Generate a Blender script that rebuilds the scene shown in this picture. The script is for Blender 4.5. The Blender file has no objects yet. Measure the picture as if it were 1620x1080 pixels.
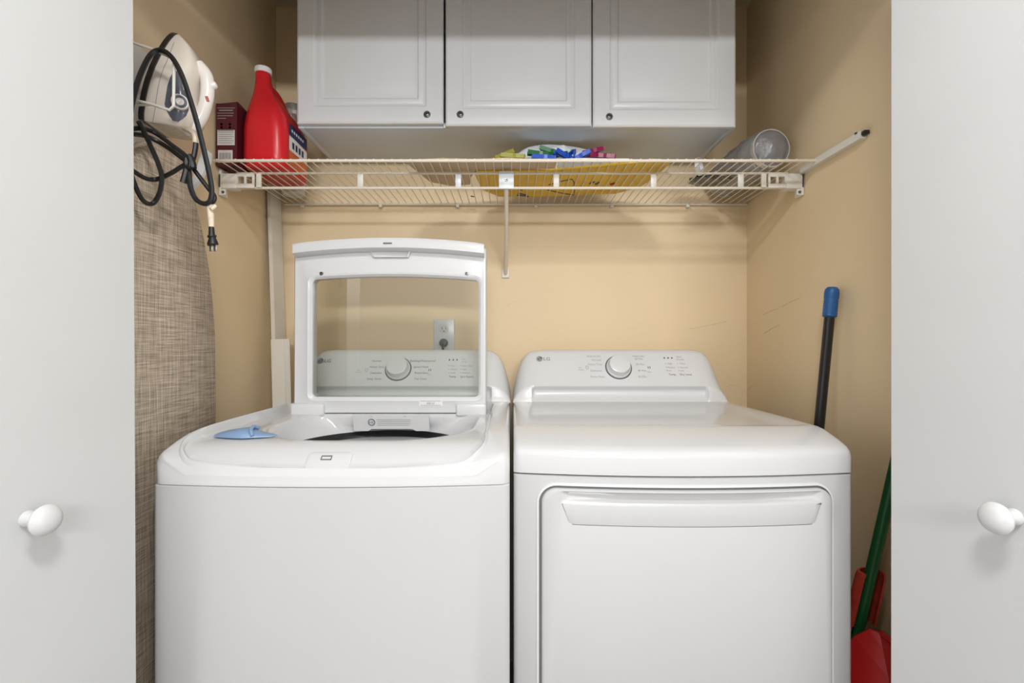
import bpy, bmesh, math, random
from mathutils import Vector, Matrix, noise as mnoise

# ------------------------------------------------------------------ camera, world, lights
sc = bpy.context.scene
C = sc.collection
F = 784.0                       # focal length in pixels of the 1620x1080 frame
CZ = 1.16                       # camera height
cam_d = bpy.data.cameras.new('camera'); cam = bpy.data.objects.new('camera', cam_d); C.objects.link(cam)
cam.location = (0, 0, CZ); cam.rotation_euler = (math.pi/2, 0, 0)
cam_d.sensor_width = 36.0; cam_d.lens = F/1620*36.0; cam_d.clip_start = 0.02
sc.camera = cam

sc.view_settings.view_transform = 'Standard'; sc.view_settings.look = 'None'
sc.view_settings.gamma = 1.0; sc.view_settings.use_curve_mapping = False
sc.view_settings.exposure = 0.0
sc.cycles.use_denoising = True
sc.cycles.max_bounces = 10
sc.cycles.transparent_max_bounces = 12

w = bpy.data.worlds.new('World'); sc.world = w; w.use_nodes = True
bg = w.node_tree.nodes['Background']; bg.inputs[0].default_value = (0.97, 0.985, 1.0, 1); bg.inputs[1].default_value = 1.9

def area(name, loc, rot, size, sy, power, col, shape='RECTANGLE'):
    l = bpy.data.lights.new(name, 'AREA'); l.shape = shape; l.size = size
    if shape == 'RECTANGLE': l.size_y = sy
    l.energy = power; l.color = col
    o = bpy.data.objects.new(name, l); C.objects.link(o); o.location = loc; o.rotation_euler = rot
    return o
area('added_bar_area_light', (0.37, -2.19, 1.86), (math.pi/2, 0, 0), 1.2, 0.13, 44, (0.985, 0.99, 1.0))  # added source, set to throw the header's shadow edge onto the cabinet
area('ceiling_lamp_light', (0.10, -0.10, 2.325), (0, 0, 0), 0.34, 0, 22.5, (0.99, 0.99, 0.985), 'DISK')

# ------------------------------------------------------------------ materials
def mat(name, col, rough=0.5, metal=0.0, var=0.04, scale=6.0, bump=0.0, bscale=80.0, spec=0.5, coat=0.0, stretch=None):
    m = bpy.data.materials.new(name); m.use_nodes = True
    nt = m.node_tree; p = nt.nodes['Principled BSDF']
    p.inputs['Roughness'].default_value = rough; p.inputs['Metallic'].default_value = metal
    p.inputs['Specular IOR Level'].default_value = spec; p.inputs['Coat Weight'].default_value = coat
    tc = nt.nodes.new('ShaderNodeTexCoord'); src = tc.outputs['Object']
    if stretch:
        mp = nt.nodes.new('ShaderNodeMapping'); mp.inputs['Scale'].default_value = stretch
        nt.links.new(src, mp.inputs[0]); src = mp.outputs[0]
    n = nt.nodes.new('ShaderNodeTexNoise'); n.inputs['Scale'].default_value = scale; n.inputs['Detail'].default_value = 4
    nt.links.new(src, n.inputs['Vector'])
    r = nt.nodes.new('ShaderNodeValToRGB')
    r.color_ramp.elements[0].position = 0.3; r.color_ramp.elements[1].position = 0.7
    r.color_ramp.elements[0].color = tuple(c*(1-var) for c in col)+(1,)
    r.color_ramp.elements[1].color = tuple(min(1, c*(1+var)) for c in col)+(1,)
    nt.links.new(n.outputs['Fac'], r.inputs[0]); nt.links.new(r.outputs[0], p.inputs['Base Color'])
    if bump:
        n2 = nt.nodes.new('ShaderNodeTexNoise'); n2.inputs['Scale'].default_value = bscale; n2.inputs['Detail'].default_value = 3
        nt.links.new(src, n2.inputs['Vector'])
        b = nt.nodes.new('ShaderNodeBump'); b.inputs['Strength'].default_value = bump; b.inputs['Distance'].default_value = 0.002
        nt.links.new(n2.outputs['Fac'], b.inputs['Height']); nt.links.new(b.outputs[0], p.inputs['Normal'])
    return m

def wall_mat(name, col):
    m = mat(name, col, rough=0.55, var=0.03, scale=2.0, bump=0.15, bscale=60, spec=0.35)
    nt = m.node_tree; p = nt.nodes['Principled BSDF']
    ramp = p.inputs['Base Color'].links[0].from_socket
    tc = nt.nodes.new('ShaderNodeTexCoord')
    n = nt.nodes.new('ShaderNodeTexNoise'); n.inputs['Scale'].default_value = 9; n.inputs['Detail'].default_value = 2; n.inputs['Distortion'].default_value = 1.5
    mp = nt.nodes.new('ShaderNodeMapping'); mp.inputs['Rotation'].default_value = (0.3, 0.3, 0.3); mp.inputs['Scale'].default_value = (1, 1, 4)
    nt.links.new(tc.outputs['Object'], mp.inputs[0]); nt.links.new(mp.outputs[0], n.inputs['Vector'])
    r = nt.nodes.new('ShaderNodeValToRGB'); r.color_ramp.elements[0].position = 0.70; r.color_ramp.elements[1].position = 0.80
    r.color_ramp.elements[0].color = (0, 0, 0, 1); r.color_ramp.elements[1].color = (0.35, 0.35, 0.35, 1)
    nt.links.new(n.outputs['Fac'], r.inputs[0])
    mx = nt.nodes.new('ShaderNodeMix'); mx.data_type = 'RGBA'
    nt.links.new(r.outputs[0], mx.inputs['Factor']); nt.links.new(ramp, mx.inputs[6])
    mx.inputs[7].default_value = (col[0]*0.82, col[1]*0.80, col[2]*0.78, 1)
    nt.links.new(mx.outputs[2], p.inputs['Base Color'])
    return m

def fabric_mat():
    m = bpy.data.materials.new('linen_cover'); m.use_nodes = True
    nt = m.node_tree; p = nt.nodes['Principled BSDF']; p.inputs['Roughness'].default_value = 0.95; p.inputs['Specular IOR Level'].default_value = 0.1
    tc = nt.nodes.new('ShaderNodeTexCoord'); facs = []
    for scl in ((30, 18, 560), (30, 560, 14)):
        mp = nt.nodes.new('ShaderNodeMapping'); mp.inputs['Scale'].default_value = scl
        n = nt.nodes.new('ShaderNodeTexNoise'); n.inputs['Scale'].default_value = 1.0; n.inputs['Detail'].default_value = 3
        nt.links.new(tc.outputs['Object'], mp.inputs[0]); nt.links.new(mp.outputs[0], n.inputs['Vector'])
        facs.append(n.outputs['Fac'])
    a = nt.nodes.new('ShaderNodeMath'); a.operation = 'ADD'
    nt.links.new(facs[0], a.inputs[0]); nt.links.new(facs[1], a.inputs[1])
    r = nt.nodes.new('ShaderNodeValToRGB')
    e = r.color_ramp.elements; e[0].position = 0.36; e[1].position = 0.64
    e[0].color = (0.27, 0.205, 0.150, 1); e[1].color = (0.72, 0.61, 0.485, 1)
    h = nt.nodes.new('ShaderNodeMath'); h.operation = 'MULTIPLY'; h.inputs[1].default_value = 0.5
    nt.links.new(a.outputs[0], h.inputs[0]); nt.links.new(h.outputs[0], r.inputs[0])
    nt.links.new(r.outputs[0], p.inputs['Base Color'])
    b = nt.nodes.new('ShaderNodeBump'); b.inputs['Strength'].default_value = 0.3; b.inputs['Distance'].default_value = 0.001
    nt.links.new(h.outputs[0], b.inputs['Height']); nt.links.new(b.outputs[0], p.inputs['Normal'])
    return m

def clear_mat(name, tint, gloss_rough=0.02, ior=1.5, bump=0.0, extra=0.0, milk=0.0):
    m = bpy.data.materials.new(name); m.use_nodes = True
    nt = m.node_tree; nt.nodes.clear()
    out = nt.nodes.new('ShaderNodeOutputMaterial'); mix = nt.nodes.new('ShaderNodeMixShader')
    t = nt.nodes.new('ShaderNodeBsdfTransparent'); t.inputs[0].default_value = tint+(1,)
    g = nt.nodes.new('ShaderNodeBsdfGlossy'); g.inputs['Roughness'].default_value = gloss_rough
    f = nt.nodes.new('ShaderNodeFresnel'); f.inputs[0].default_value = ior
    fac = f.outputs[0]
    if extra:
        ad = nt.nodes.new('ShaderNodeMath'); ad.operation = 'ADD'; ad.inputs[1].default_value = extra
        nt.links.new(fac, ad.inputs[0]); fac = ad.outputs[0]
    if bump:
        tc = nt.nodes.new('ShaderNodeTexCoord'); n = nt.nodes.new('ShaderNodeTexNoise'); n.inputs['Scale'].default_value = 55; n.inputs['Detail'].default_value = 5
        nt.links.new(tc.outputs['Object'], n.inputs['Vector'])
        b = nt.nodes.new('ShaderNodeBump'); b.inputs['Strength'].default_value = bump; b.inputs['Distance'].default_value = 0.01
        nt.links.new(n.outputs['Fac'], b.inputs['Height'])
        nt.links.new(b.outputs[0], g.inputs['Normal']); nt.links.new(b.outputs[0], f.inputs['Normal'])
    nt.links.new(fac, mix.inputs[0]); nt.links.new(t.outputs[0], mix.inputs[1]); nt.links.new(g.outputs[0], mix.inputs[2])
    last = mix.outputs[0]
    if milk:
        df = nt.nodes.new('ShaderNodeBsdfDiffuse'); df.inputs[0].default_value = (0.8, 0.8, 0.82, 1)
        m2 = nt.nodes.new('ShaderNodeMixShader'); m2.inputs[0].default_value = milk
        nt.links.new(last, m2.inputs[1]); nt.links.new(df.outputs[0], m2.inputs[2]); last = m2.outputs[0]
    nt.links.new(last, out.inputs[0])
    return m

TAN = (0.79, 0.63, 0.41)
M = dict(
    wall=wall_mat('tan_wall_paint', TAN), ceil=mat('ceiling_paint', (0.62, 0.55, 0.43), 0.8, bump=0.2),
    hall=mat('hall_wall_paint', (0.78, 0.77, 0.75), 0.7), floor=mat('floor_vinyl', (0.30, 0.27, 0.24), 0.45, var=0.15),
    door=mat('white_door_paint', (0.565, 0.57, 0.565), 0.42, var=0.012, scale=5, bump=0.05, bscale=30),
    knob=mat('white_knob_paint', (0.62, 0.62, 0.62), 0.22, var=0.01),
    cab=mat('cabinet_thermofoil', (0.74, 0.75, 0.77), 0.30, var=0.012),
    cabin=mat('cabinet_carcass', (0.64, 0.69, 0.75), 0.45, var=0.02),
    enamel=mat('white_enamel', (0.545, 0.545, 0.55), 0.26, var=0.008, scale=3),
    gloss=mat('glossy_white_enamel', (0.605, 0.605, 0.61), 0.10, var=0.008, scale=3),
    plast=mat('white_plastic', (0.67, 0.675, 0.68), 0.25, var=0.01),
    plast2=mat('satin_white_plastic', (0.62, 0.62, 0.625), 0.4, var=0.01),
    cream=mat('cream_coated_wire', (0.80, 0.73, 0.61), 0.35, var=0.03),
    creamw=mat('white_bracket_plastic', (0.80, 0.77, 0.70), 0.4, var=0.02),
    bluew=mat('white_bracket_plate', (0.80, 0.85, 0.90), 0.4, var=0.02),
    black=mat('black_plastic', (0.012, 0.012, 0.013), 0.35, var=0.1), rubber=mat('black_cord_rubber', (0.010, 0.010, 0.011), 0.45, var=0.1),
    ink=mat('grey_ink', (0.13, 0.13, 0.14), 0.6, var=0.02), pale_ink=mat('pale_grey_ink', (0.33, 0.33, 0.34), 0.6, var=0.02),
    dark=mat('dark_gap', (0.03, 0.03, 0.03), 0.7), gap=mat('gap_shade_grey', (0.16, 0.16, 0.16), 0.6), steel=mat('brushed_steel', (0.55, 0.55, 0.55), 0.3, metal=1.0, var=0.08),
    screw=mat('screw_metal', (0.20, 0.20, 0.20), 0.35, metal=1.0, var=0.2, scale=60),
    red=mat('red_jug_plastic', (0.60, 0.012, 0.020), 0.30, var=0.04), maroon=mat('maroon_carton', (0.085, 0.006, 0.013), 0.5, var=0.05),
    paper=mat('label_white', (0.75, 0.74, 0.74), 0.6, var=0.05, scale=40), navy=mat('label_navy', (0.012, 0.018, 0.10), 0.45), orange=mat('label_orange', (0.62, 0.13, 0.03), 0.45, var=0.2, scale=30),
    iron=mat('iron_body_plastic', (0.74, 0.67, 0.59), 0.22, var=0.02), ironhi=mat('iron_handle_plastic', (0.78, 0.73, 0.68), 0.2, var=0.02),
    tank=mat('grey_tank_plastic', (0.10, 0.11, 0.14), 0.15, var=0.15), sole=mat('black_soleplate', (0.015, 0.014, 0.014), 0.3),
    tape=mat('cream_tape', (0.72, 0.62, 0.48), 0.7, var=0.1, scale=80), redbtn=mat('red_button', (0.35, 0.03, 0.02), 0.4),
    fabric=fabric_mat(), glass=clear_mat('lid_glass', (0.955, 0.97, 0.96), 0.01, 1.5, extra=0.01), wrap=clear_mat('clear_plastic_wrap', (0.92, 0.92, 0.93), 0.12, 1.45, bump=1.0, extra=0.14, milk=0.20),
    foil=mat('aluminium_foil', (0.72, 0.73, 0.75), 0.38, metal=0.75, var=0.15, scale=30, bump=0.5, bscale=60),
    foild=mat('dark_foil', (0.20, 0.21, 0.23), 0.3, metal=1.0, var=0.5, scale=25, bump=0.6, bscale=50),
    yellow=mat('yellow_bag_plastic', (0.78, 0.50, 0.02), 0.38, var=0.10, scale=12, bump=0.4, bscale=25), tanp=mat('tan_paper', (0.60, 0.46, 0.31), 0.8, var=0.05, bump=0.3, bscale=30),
    bag=mat('white_bag_plastic', (0.72, 0.75, 0.78), 0.35, var=0.05, bump=0.6, bscale=30),
    green=mat('green_peg', (0.006, 0.13, 0.025), 0.35), bluep=mat('blue_peg', (0.01, 0.08, 0.52), 0.35), mag=mat('magenta_peg', (0.24, 0.006, 0.07), 0.35), lime=mat('lime_peg', (0.34, 0.32, 0.04), 0.4),
    blue=mat('blue_dispenser_plastic', (0.21, 0.32, 0.49), 0.3, var=0.04), grip=mat('blue_grip_plastic', (0.012, 0.10, 0.30), 0.45), greenp=mat('green_pole_metal', (0.006, 0.075, 0.02), 0.3), pan=mat('red_dustpan_plastic', (0.40, 0.010, 0.010), 0.4, var=0.06), pan2=mat('worn_red_plastic', (0.36, 0.035, 0.018), 0.5, var=0.2, scale=40),
    scuff=mat('scuffed_paint', (0.62, 0.48, 0.31), 0.7, var=0.3, scale=90), plank=mat('white_trim_paint', (0.74, 0.70, 0.62), 0.5, var=0.04), lamp=None)
lm = bpy.data.materials.new('lamp_diffuser'); lm.use_nodes = True
lp = lm.node_tree.nodes['Principled BSDF']; lp.inputs['Base Color'].default_value = (0.8, 0.78, 0.74, 1); lp.inputs['Emission Color'].default_value = (1, 0.95, 0.88, 1); lp.inputs['Emission Strength'].default_value = 2.0
M['lamp'] = lm

# ------------------------------------------------------------------ mesh helpers
def clamp(v, a=0.0, b=1.0): return max(a, min(b, v))
def sstep(a, b, v):
    t = clamp((v-a)/(b-a)); return t*t*(3-2*t)
def interp(tab, v):
    if v <= tab[0][0]: return tab[0][1]
    for (a, p), (b, q) in zip(tab, tab[1:]):
        if v <= b: return p+(q-p)*(v-a)/(b-a)
    return tab[-1][1]
def P(px, py, Y): return Vector(((px-810)/F*Y, Y, CZ-(py-540)/F*Y))

class G:
    def __init__(s): s.v = []; s.f = []
    def add(s, vs, fs, mx=None):
        o = len(s.v)
        s.v += [(mx @ Vector(p)) if mx else Vector(p) for p in vs]
        s.f += [tuple(i+o for i in f) for f in fs]; return s
    def bm(s, b, mx=None):
        b.verts.ensure_lookup_table(); b.verts.index_update()
        s.add([v.co.copy() for v in b.verts], [[v.index for v in f.verts] for f in b.faces], mx); b.free(); return s
    def box(s, x0, x1, y0, y1, z0, z1, bev=0.0, seg=2, mx=None):
        b = bmesh.new(); bmesh.ops.create_cube(b, size=1)
        for v in b.verts: v.co = Vector(((x0+x1)/2+v.co.x*(x1-x0), (y0+y1)/2+v.co.y*(y1-y0), (z0+z1)/2+v.co.z*(z1-z0)))
        if bev: bmesh.ops.bevel(b, geom=b.edges[:], offset=bev, segments=seg, affect='EDGES', profile=0.5)
        return s.bm(b, mx)
    def loft(s, loops, closed=True, cap0=False, cap1=False, ring=False, mx=None):
        n = len(loops[0]); vs = [p for l in loops for p in l]; fs = []
        m = len(loops)
        for i in range(m if ring else m-1):
            a = i*n; b = ((i+1) % m)*n
            for j in range(n if closed else n-1):
                k = (j+1) % n; fs.append((a+j, a+k, b+k, b+j))
        if cap0: fs.append(tuple(range(n))[::-1])
        if cap1: fs.append(tuple(range((m-1)*n, m*n)))
        return s.add(vs, fs, mx)
    def lathe(s, prof, mx=None, n=24, caps=True):
        loops = [[(r*math.cos(2*math.pi*j/n), r*math.sin(2*math.pi*j/n), h) for j in range(n)] for r, h in prof]
        return s.loft(loops, cap0=caps and prof[0][0] > 1e-5, cap1=caps and prof[-1][0] > 1e-5 and prof[0][0] > 1e-5, mx=mx)
    def tube(s, pts, r, n=8, smooth=0, cap=True):
        pts = [Vector(p) for p in pts]
        if smooth: pts = catmull(pts, smooth)
        rs = r if isinstance(r, (list, tuple)) else None
        t0 = (pts[1]-pts[0]).normalized(); up = Vector((0, 0, 1)) if abs(t0.z) < 0.9 else Vector((1, 0, 0))
        u = t0.cross(up).normalized(); loops = []
        for i, p in enumerate(pts):
            t = ((pts[min(i+1, len(pts)-1)]-pts[max(i-1, 0)])).normalized()
            u = (u-t*u.dot(t)).normalized(); w = t.cross(u)
            rr_ = rs[i] if rs else r
            loops.append([p+(u*math.cos(2*math.pi*j/n)+w*math.sin(2*math.pi*j/n))*rr_ for j in range(n)])
        return s.loft(loops, cap0=cap, cap1=cap)
    def prism(s, poly, d0, d1, f, bev=0.0):
        """poly: list of 2-D points, f(u,v,d) -> 3-D point"""
        if bev:
            cx = sum(p[0] for p in poly)/len(poly); cy = sum(p[1] for p in poly)/len(poly)
            def sh(b):
                o = []; n = len(poly)
                for i in range(n):
                    a = Vector(poly[i-1]); p = Vector(poly[i]); c = Vector(poly[(i+1) % n])
                    d1_ = (p-a).normalized() if (p-a).length > 1e-9 else Vector((0, 0)); d2_ = (c-p).normalized() if (c-p).length > 1e-9 else d1_
                    nn = Vector((-(d1_+d2_).y, (d1_+d2_).x))
                    nn = nn.normalized() if nn.length > 1e-9 else Vector((cx, cy))-p
                    o.append(p+nn*b)
                return o
            area2 = sum(poly[i-1][0]*poly[i][1]-poly[i][0]*poly[i-1][1] for i in range(len(poly)))
            if area2 < 0: poly = poly[::-1]
            q = sh(bev); sg = 1 if d1 > d0 else -1
            ls = [[f(p[0], p[1], d0) for p in q], [f(p[0], p[1], d0+sg*bev) for p in poly], [f(p[0], p[1], d1-sg*bev) for p in poly], [f(p[0], p[1], d1) for p in q]]
        else:
            ls = [[f(p[0], p[1], d) for p in poly] for d in (d0, d1)]
        return s.loft(ls, cap0=True, cap1=True)

def catmull(p, k):
    out = []
    for i in range(len(p)-1):
        a, b, c, d = p[max(i-1, 0)], p[i], p[i+1], p[min(i+2, len(p)-1)]
        for j in range(k):
            t = j/k
            out.append(0.5*((2*b)+(c-a)*t+(2*a-5*b+4*c-d)*t*t+(3*b-a-3*c+d)*t**3))
    out.append(p[-1]); return out

def rr(x0, x1, y0, y1, r, n=6, k=6):
    R_ = r if isinstance(r, (list, tuple)) else [r]*4       # corners: (x1,y1) (x0,y1) (x0,y0) (x1,y0)
    cs = [(x1, y1, 0, -1, -1), (x0, y1, 90, 1, -1), (x0, y0, 180, 1, 1), (x1, y0, 270, -1, 1)]
    arcs = []
    for (x, y, a0, sx, sy), q in zip(cs, R_):
        cx, cy = x+sx*q, y+sy*q
        arcs.append([(cx+q*math.cos(math.radians(a0+90*i/n)), cy+q*math.sin(math.radians(a0+90*i/n))) for i in range(n+1)])
    out = []
    for i in range(4):
        out += arcs[i]; a = arcs[i][-1]; b = arcs[(i+1) % 4][0]
        out += [(a[0]+(b[0]-a[0])*j/(k+1), a[1]+(b[1]-a[1])*j/(k+1)) for j in range(1, k+1)]
    return out

WL = {}
def obj(name, g, m, parent=None, origin=None, smooth=True, ang=38):
    vs = g.v
    if origin is None:
        lo = [min(v[i] for v in vs) for i in range(3)]; hi = [max(v[i] for v in vs) for i in range(3)]
        origin = Vector(((lo[0]+hi[0])/2, (lo[1]+hi[1])/2, lo[2]))
    origin = Vector(origin)
    me = bpy.data.meshes.new(name); me.from_pydata([v-origin for v in vs], [], g.f)
    b = bmesh.new(); b.from_mesh(me); bmesh.ops.recalc_face_normals(b, faces=b.faces[:]); b.to_mesh(me); b.free()
    if smooth:
        me.polygons.foreach_set('use_smooth', [True]*len(me.polygons)); me.set_sharp_from_angle(angle=math.radians(ang))
    me.materials.append(M[m]); me.update()
    o = bpy.data.objects.new(name, me); C.objects.link(o)
    WL[o.name] = origin
    if parent: o.parent = parent; o.location = origin-WL[parent.name]
    else: o.location = origin
    return o
def copy_at(src, offset, parent):
    o = src.copy(); C.objects.link(o); WL[o.name] = WL[src.name]+Vector(offset)
    o.parent = parent; o.location = WL[o.name]-(WL[parent.name] if parent else Vector()); return o
def tag(o, label, cat, group=None, kind=None):
    o['label'] = label; o['category'] = cat
    if group: o['group'] = group
    if kind: o['kind'] = kind
    return o
def thing(name, loc, label, cat, group=None, kind=None):
    o = bpy.data.objects.new(name, None); C.objects.link(o); o.empty_display_size = 0.05
    o.location = loc; WL[o.name] = Vector(loc)
    return tag(o, label, cat, group, kind)
def axis(o, d, up=Vector((0, 0, 1))):
    """matrix whose local z points along d, at o"""
    d = Vector(d).normalized()
    if abs(d.dot(up)) > 0.99: up = Vector((1, 0, 0))
    x = up.cross(d).normalized(); y = d.cross(x)
    return Matrix(((x.x, y.x, d.x, o[0]), (x.y, y.y, d.y, o[1]), (x.z, y.z, d.z, o[2]), (0, 0, 0, 1)))
_tc = {}
def text_geo(s):
    if s not in _tc:
        cu = bpy.data.curves.new('t', 'FONT'); cu.body = s; cu.size = 1.0; cu.resolution_u = 2; cu.align_x = 'LEFT'
        ob = bpy.data.objects.new('t', cu); C.objects.link(ob)
        me = bpy.data.meshes.new_from_object(ob.evaluated_get(bpy.context.evaluated_depsgraph_get()))
        vs = [v.co.copy() for v in me.vertices]; fs = [tuple(p.vertices) for p in me.polygons]
        x0 = min(v.x for v in vs); x1 = max(v.x for v in vs)
        bpy.data.objects.remove(ob); bpy.data.meshes.remove(me); bpy.data.curves.remove(cu)
        _tc[s] = ([v-Vector((x0, 0, 0)) for v in vs], fs, x1-x0)
    return _tc[s]
def put_text(g, s, o, u, v, h, width=None, align='L'):
    vs, fs, wd = text_geo(s)
    sx = h/0.7; sxx = width/wd if width else sx
    off = {'L': 0, 'C': -wd*sxx/2, 'R': -wd*sxx}[align]
    o = Vector(o); u = Vector(u); v = Vector(v)
    g.add([o+u*(off+p.x*sxx)+v*(p.y*sx) for p in vs], fs)

random.seed(4)
# ------------------------------------------------------------------ setting
XL, XR, YB, ZC = -0.857, 0.853, 1.80, 2.375
def struct(name, g, m, label, cat, parent=None):
    o = obj(name, g, m, parent, smooth=False)
    if not parent: tag(o, label, cat, kind='structure')
    return o
struct('floor', G().box(-3, 3, -2.4, 1.9, -0.05, 0), 'floor', 'brown floor under the two laundry machines', 'floor')
struct('wall_back', G().box(XL-0.1, XR+0.1, YB, YB+0.1, 0, ZC+0.1), 'wall', 'tan painted back wall of the laundry closet', 'wall')
struct('wall_left', G().box(XL-0.1, XL, 0.92, YB, 0, ZC+0.1), 'wall', 'tan painted closet wall behind the ironing board', 'wall')
struct('wall_right', G().box(XR, XR+0.1, 0.92, YB, 0, ZC+0.1), 'wall', 'tan painted closet wall behind the blue gripped broom pole', 'wall')
struct('ceiling', G().box(XL, XR, 0.92, YB, ZC, ZC+0.05), 'ceil', 'beige closet ceiling above the white cabinet', 'ceiling')
fw = G().box(-3, 3, 0.80, 0.92, 2.035, 2.5); fw.box(-3, -0.80, 0.80, 0.92, 0, 2.035); fw.box(0.80, 3, 0.80, 0.92, 0, 2.035)
struct('wall_front', fw, 'hall', 'front wall with the closet door opening', 'wall')
struct('ceiling.001', G().box(-3, 3, -2.4, 0.80, 2.42, 2.47), 'hall', 'pale hallway ceiling in front of the closet', 'ceiling')
struct('wall_rear', G().box(-3, 3, -2.4, -2.3, 0, 2.42), 'hall', 'pale hallway wall facing the closet', 'wall')
added_bar = thing('added_bar_light', (0.37, -2.3, 1.78), 'added long white bar light on the hallway wall facing the closet', 'wall light')  # unseen fixture, invented to carry the added bar light
obj('added_bar_base', G().box(-0.25, 0.99, -2.299, -2.26, 1.78, 1.94, 0.008), 'plast', added_bar)
obj('added_bar_diffuser', G().box(-0.23, 0.97, -2.26, -2.20, 1.795, 1.925, 0.02, 3), 'lamp', added_bar)

# bifold doors, each folded open: lead leaf faces the opening
def bifold(n, s, label, tilt, kt, kz):
    t = thing('door_%d' % n, (s*0.72, 0.67, 0.012), label, 'door', kind='structure')
    th = math.radians(80.2); L = 0.385
    E = Vector((s*(599 if s < 0 else 598.5)/F*0.86, 0.86, 0)); d = Vector((s*math.cos(th), -math.sin(th), 0)); nrm = Vector((-s*math.sin(th), -math.cos(th), 0))
    def leaf(E, d, nn, name):
        g = G(); b = bmesh.new(); bmesh.ops.create_cube(b, size=1)
        for v in b.verts:
            p = E+d*(L*(v.co.x+0.5))-nn*(0.03*(v.co.y+0.5)); zz = 0.012+2.0*(v.co.z+0.5)
            v.co = Vector((p.x+tilt*(zz-CZ), p.y, zz))
        bmesh.ops.bevel(b, geom=b.edges[:], offset=0.002, segments=2, affect='EDGES')
        g.bm(b); return obj(name, g, 'door', t)
    lead = leaf(E, d, nrm, 'leaf')
    d2 = Vector((-d.x, d.y, 0)); A = E+d*L-nrm*0.034
    # jamb leaf runs back from the fold to the jamb
    back = Vector((s*math.cos(th), math.sin(th), 0)); n2 = Vector((s*math.sin(th), -math.cos(th), 0))
    leaf(A+n2*0.032, back, n2, 'leaf')
    k = E+d*kt; zk = kz
    mx = axis((k.x+tilt*(zk-CZ), k.y, zk), nrm)
    kn = G().lathe([(0.0115, -0.002), (0.0115, 0.004), (0.009, 0.010), (0.0088, 0.018), (0.013, 0.024), (0.0205, 0.0275), (0.0215, 0.031), (0.019, 0.0365), (0.012, 0.0405), (0.005, 0.042), (0.0, 0.0423)], mx, 32)
    obj('door_knob', kn, 'knob', lead)
bifold(1, -1, 'white bifold door with round knob, folded open beside the ironing board', -0.0045, 0.163, CZ-0.2500)
bifold(2, 1, 'white bifold door with round knob, folded open beside the broom pole', 0.0004, 0.184, CZ-0.2400)

lampo = thing('ceiling_lamp', (0.10, -0.10, 2.33), 'round flush ceiling lamp in the hallway', 'lamp')
obj('lamp_base', G().lathe([(0.17, 2.40), (0.17, 2.42), (0.0, 2.42)], Matrix.Translation((0.10, -0.10, 0)), 32), 'plast', lampo)
obj('lamp_diffuser', G().lathe([(0.165, 2.40), (0.16, 2.37), (0.12, 2.345), (0.0, 2.335)], Matrix.Translation((0.10, -0.10, 0)), 32), 'lamp', lampo)

# ------------------------------------------------------------------ machines: shared shapes
def bowed(pts, xc, hw_, yf, bow):
    return [(x, y-bow*(1-((x-xc)/hw_)**2)*clamp(1-(y-yf)/0.12)) for x, y in pts]
def cabinet_body(root, x0, x1, yf, yb, z1, bow, m='enamel'):
    xc, h = (x0+x1)/2, (x1-x0)/2
    pl = bowed(rr(x0, x1, yf, yb, [0.01, 0.01, 0.010, 0.010], 6, 14), xc, h, yf, bow)
    pi_ = bowed(rr(x0+0.003, x1-0.003, yf+0.003, yb-0.003, [0.008, 0.008, 0.008, 0.008], 6, 14), xc, h, yf, bow)
    ls = [[(x, y, z) for x, y in q] for q, z in ((pi_, 0.03), (pl, 0.034), (pl, z1-0.003), (pi_, z1))]
    obj('body', G().loft(ls, cap0=True, cap1=True), m, root)
    for sx in (x0+0.05, x1-0.05):
        for sy in (yf+0.06, yb-0.06):
            obj('foot', G().lathe([(0.022, 0), (0.022, 0.008), (0.014, 0.012), (0.014, 0.034)], Matrix.Translation((sx, sy, 0)), 16), 'black', root)

PROF = [(1.572, 0.966), (1.578, 0.976), (1.588, 0.982), (1.597, 0.990), (1.598, 1.000), (1.593, 1.008), (1.583, 1.0145), (1.5815, 1.018), (1.585, 1.023), (1.600, 1.048), (1.6225, 1.086), (1.640, 1.1155), (1.645, 1.1225), (1.653, 1.129), (1.663, 1.132), (1.70, 1.130), (1.735, 1.122), (1.745, 1.10), (1.75, 0.966)]
FLAT = {1: 1.5735, 2: 1.575, 3: 1.5765, 4: 1.578, 5: 1.5795, 6: 1.5805, 7: 1.5815}
HT = [(0, 0.0), (0.0005, 0.12), (0.004, 0.24), (0.010, 0.42), (0.0165, 0.56), (0.024, 0.70), (0.033, 0.82), (0.044, 0.905), (0.058, 0.962), (0.078, 0.99), (0.100, 1.0)]
def console(root, x0, x1):
    xs = [h[0] for h in HT]+[0.06, 0.0615, 0.066, 0.07]; xs = sorted(set(xs)); W_ = x1-x0
    allx = [x0+x for x in xs]+[x0+0.1+(W_-0.2)*i/8 for i in range(1, 8)]+[x1-x for x in reversed(xs)]
    loops = []
    for x in allx:
        e = min(x-x0, x1-x); h = interp(HT, e); c = sstep(0.0595, 0.068, e)
        loops.append([(x, (FLAT[i]+(y-FLAT[i])*c if i in FLAT else y), 0.966+(z-0.966)*h) for i, (y, z) in enumerate(PROF)])
    return obj('console', G().loft(loops, closed=False), 'plast', root, ang=50)
SL = (1.1155-1.023)/(1.640-1.585)
PN = Vector((0, -SL, 1)).normalized()          # console face normal
PV = Vector((0, 1, SL)).normalized()
def on_face(px, py, off=0.0006):
    a = (px-810)/F; b = -(py-540)/F            # z = CZ + b*Y ; z = 1.023+(Y-1.585)*SL
    Y = (CZ-1.023+1.585*SL)/(SL-b)
    return Vector((a*Y, Y, CZ+b*Y))+PN*off
U = Vector((1, 0, 0))
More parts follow.
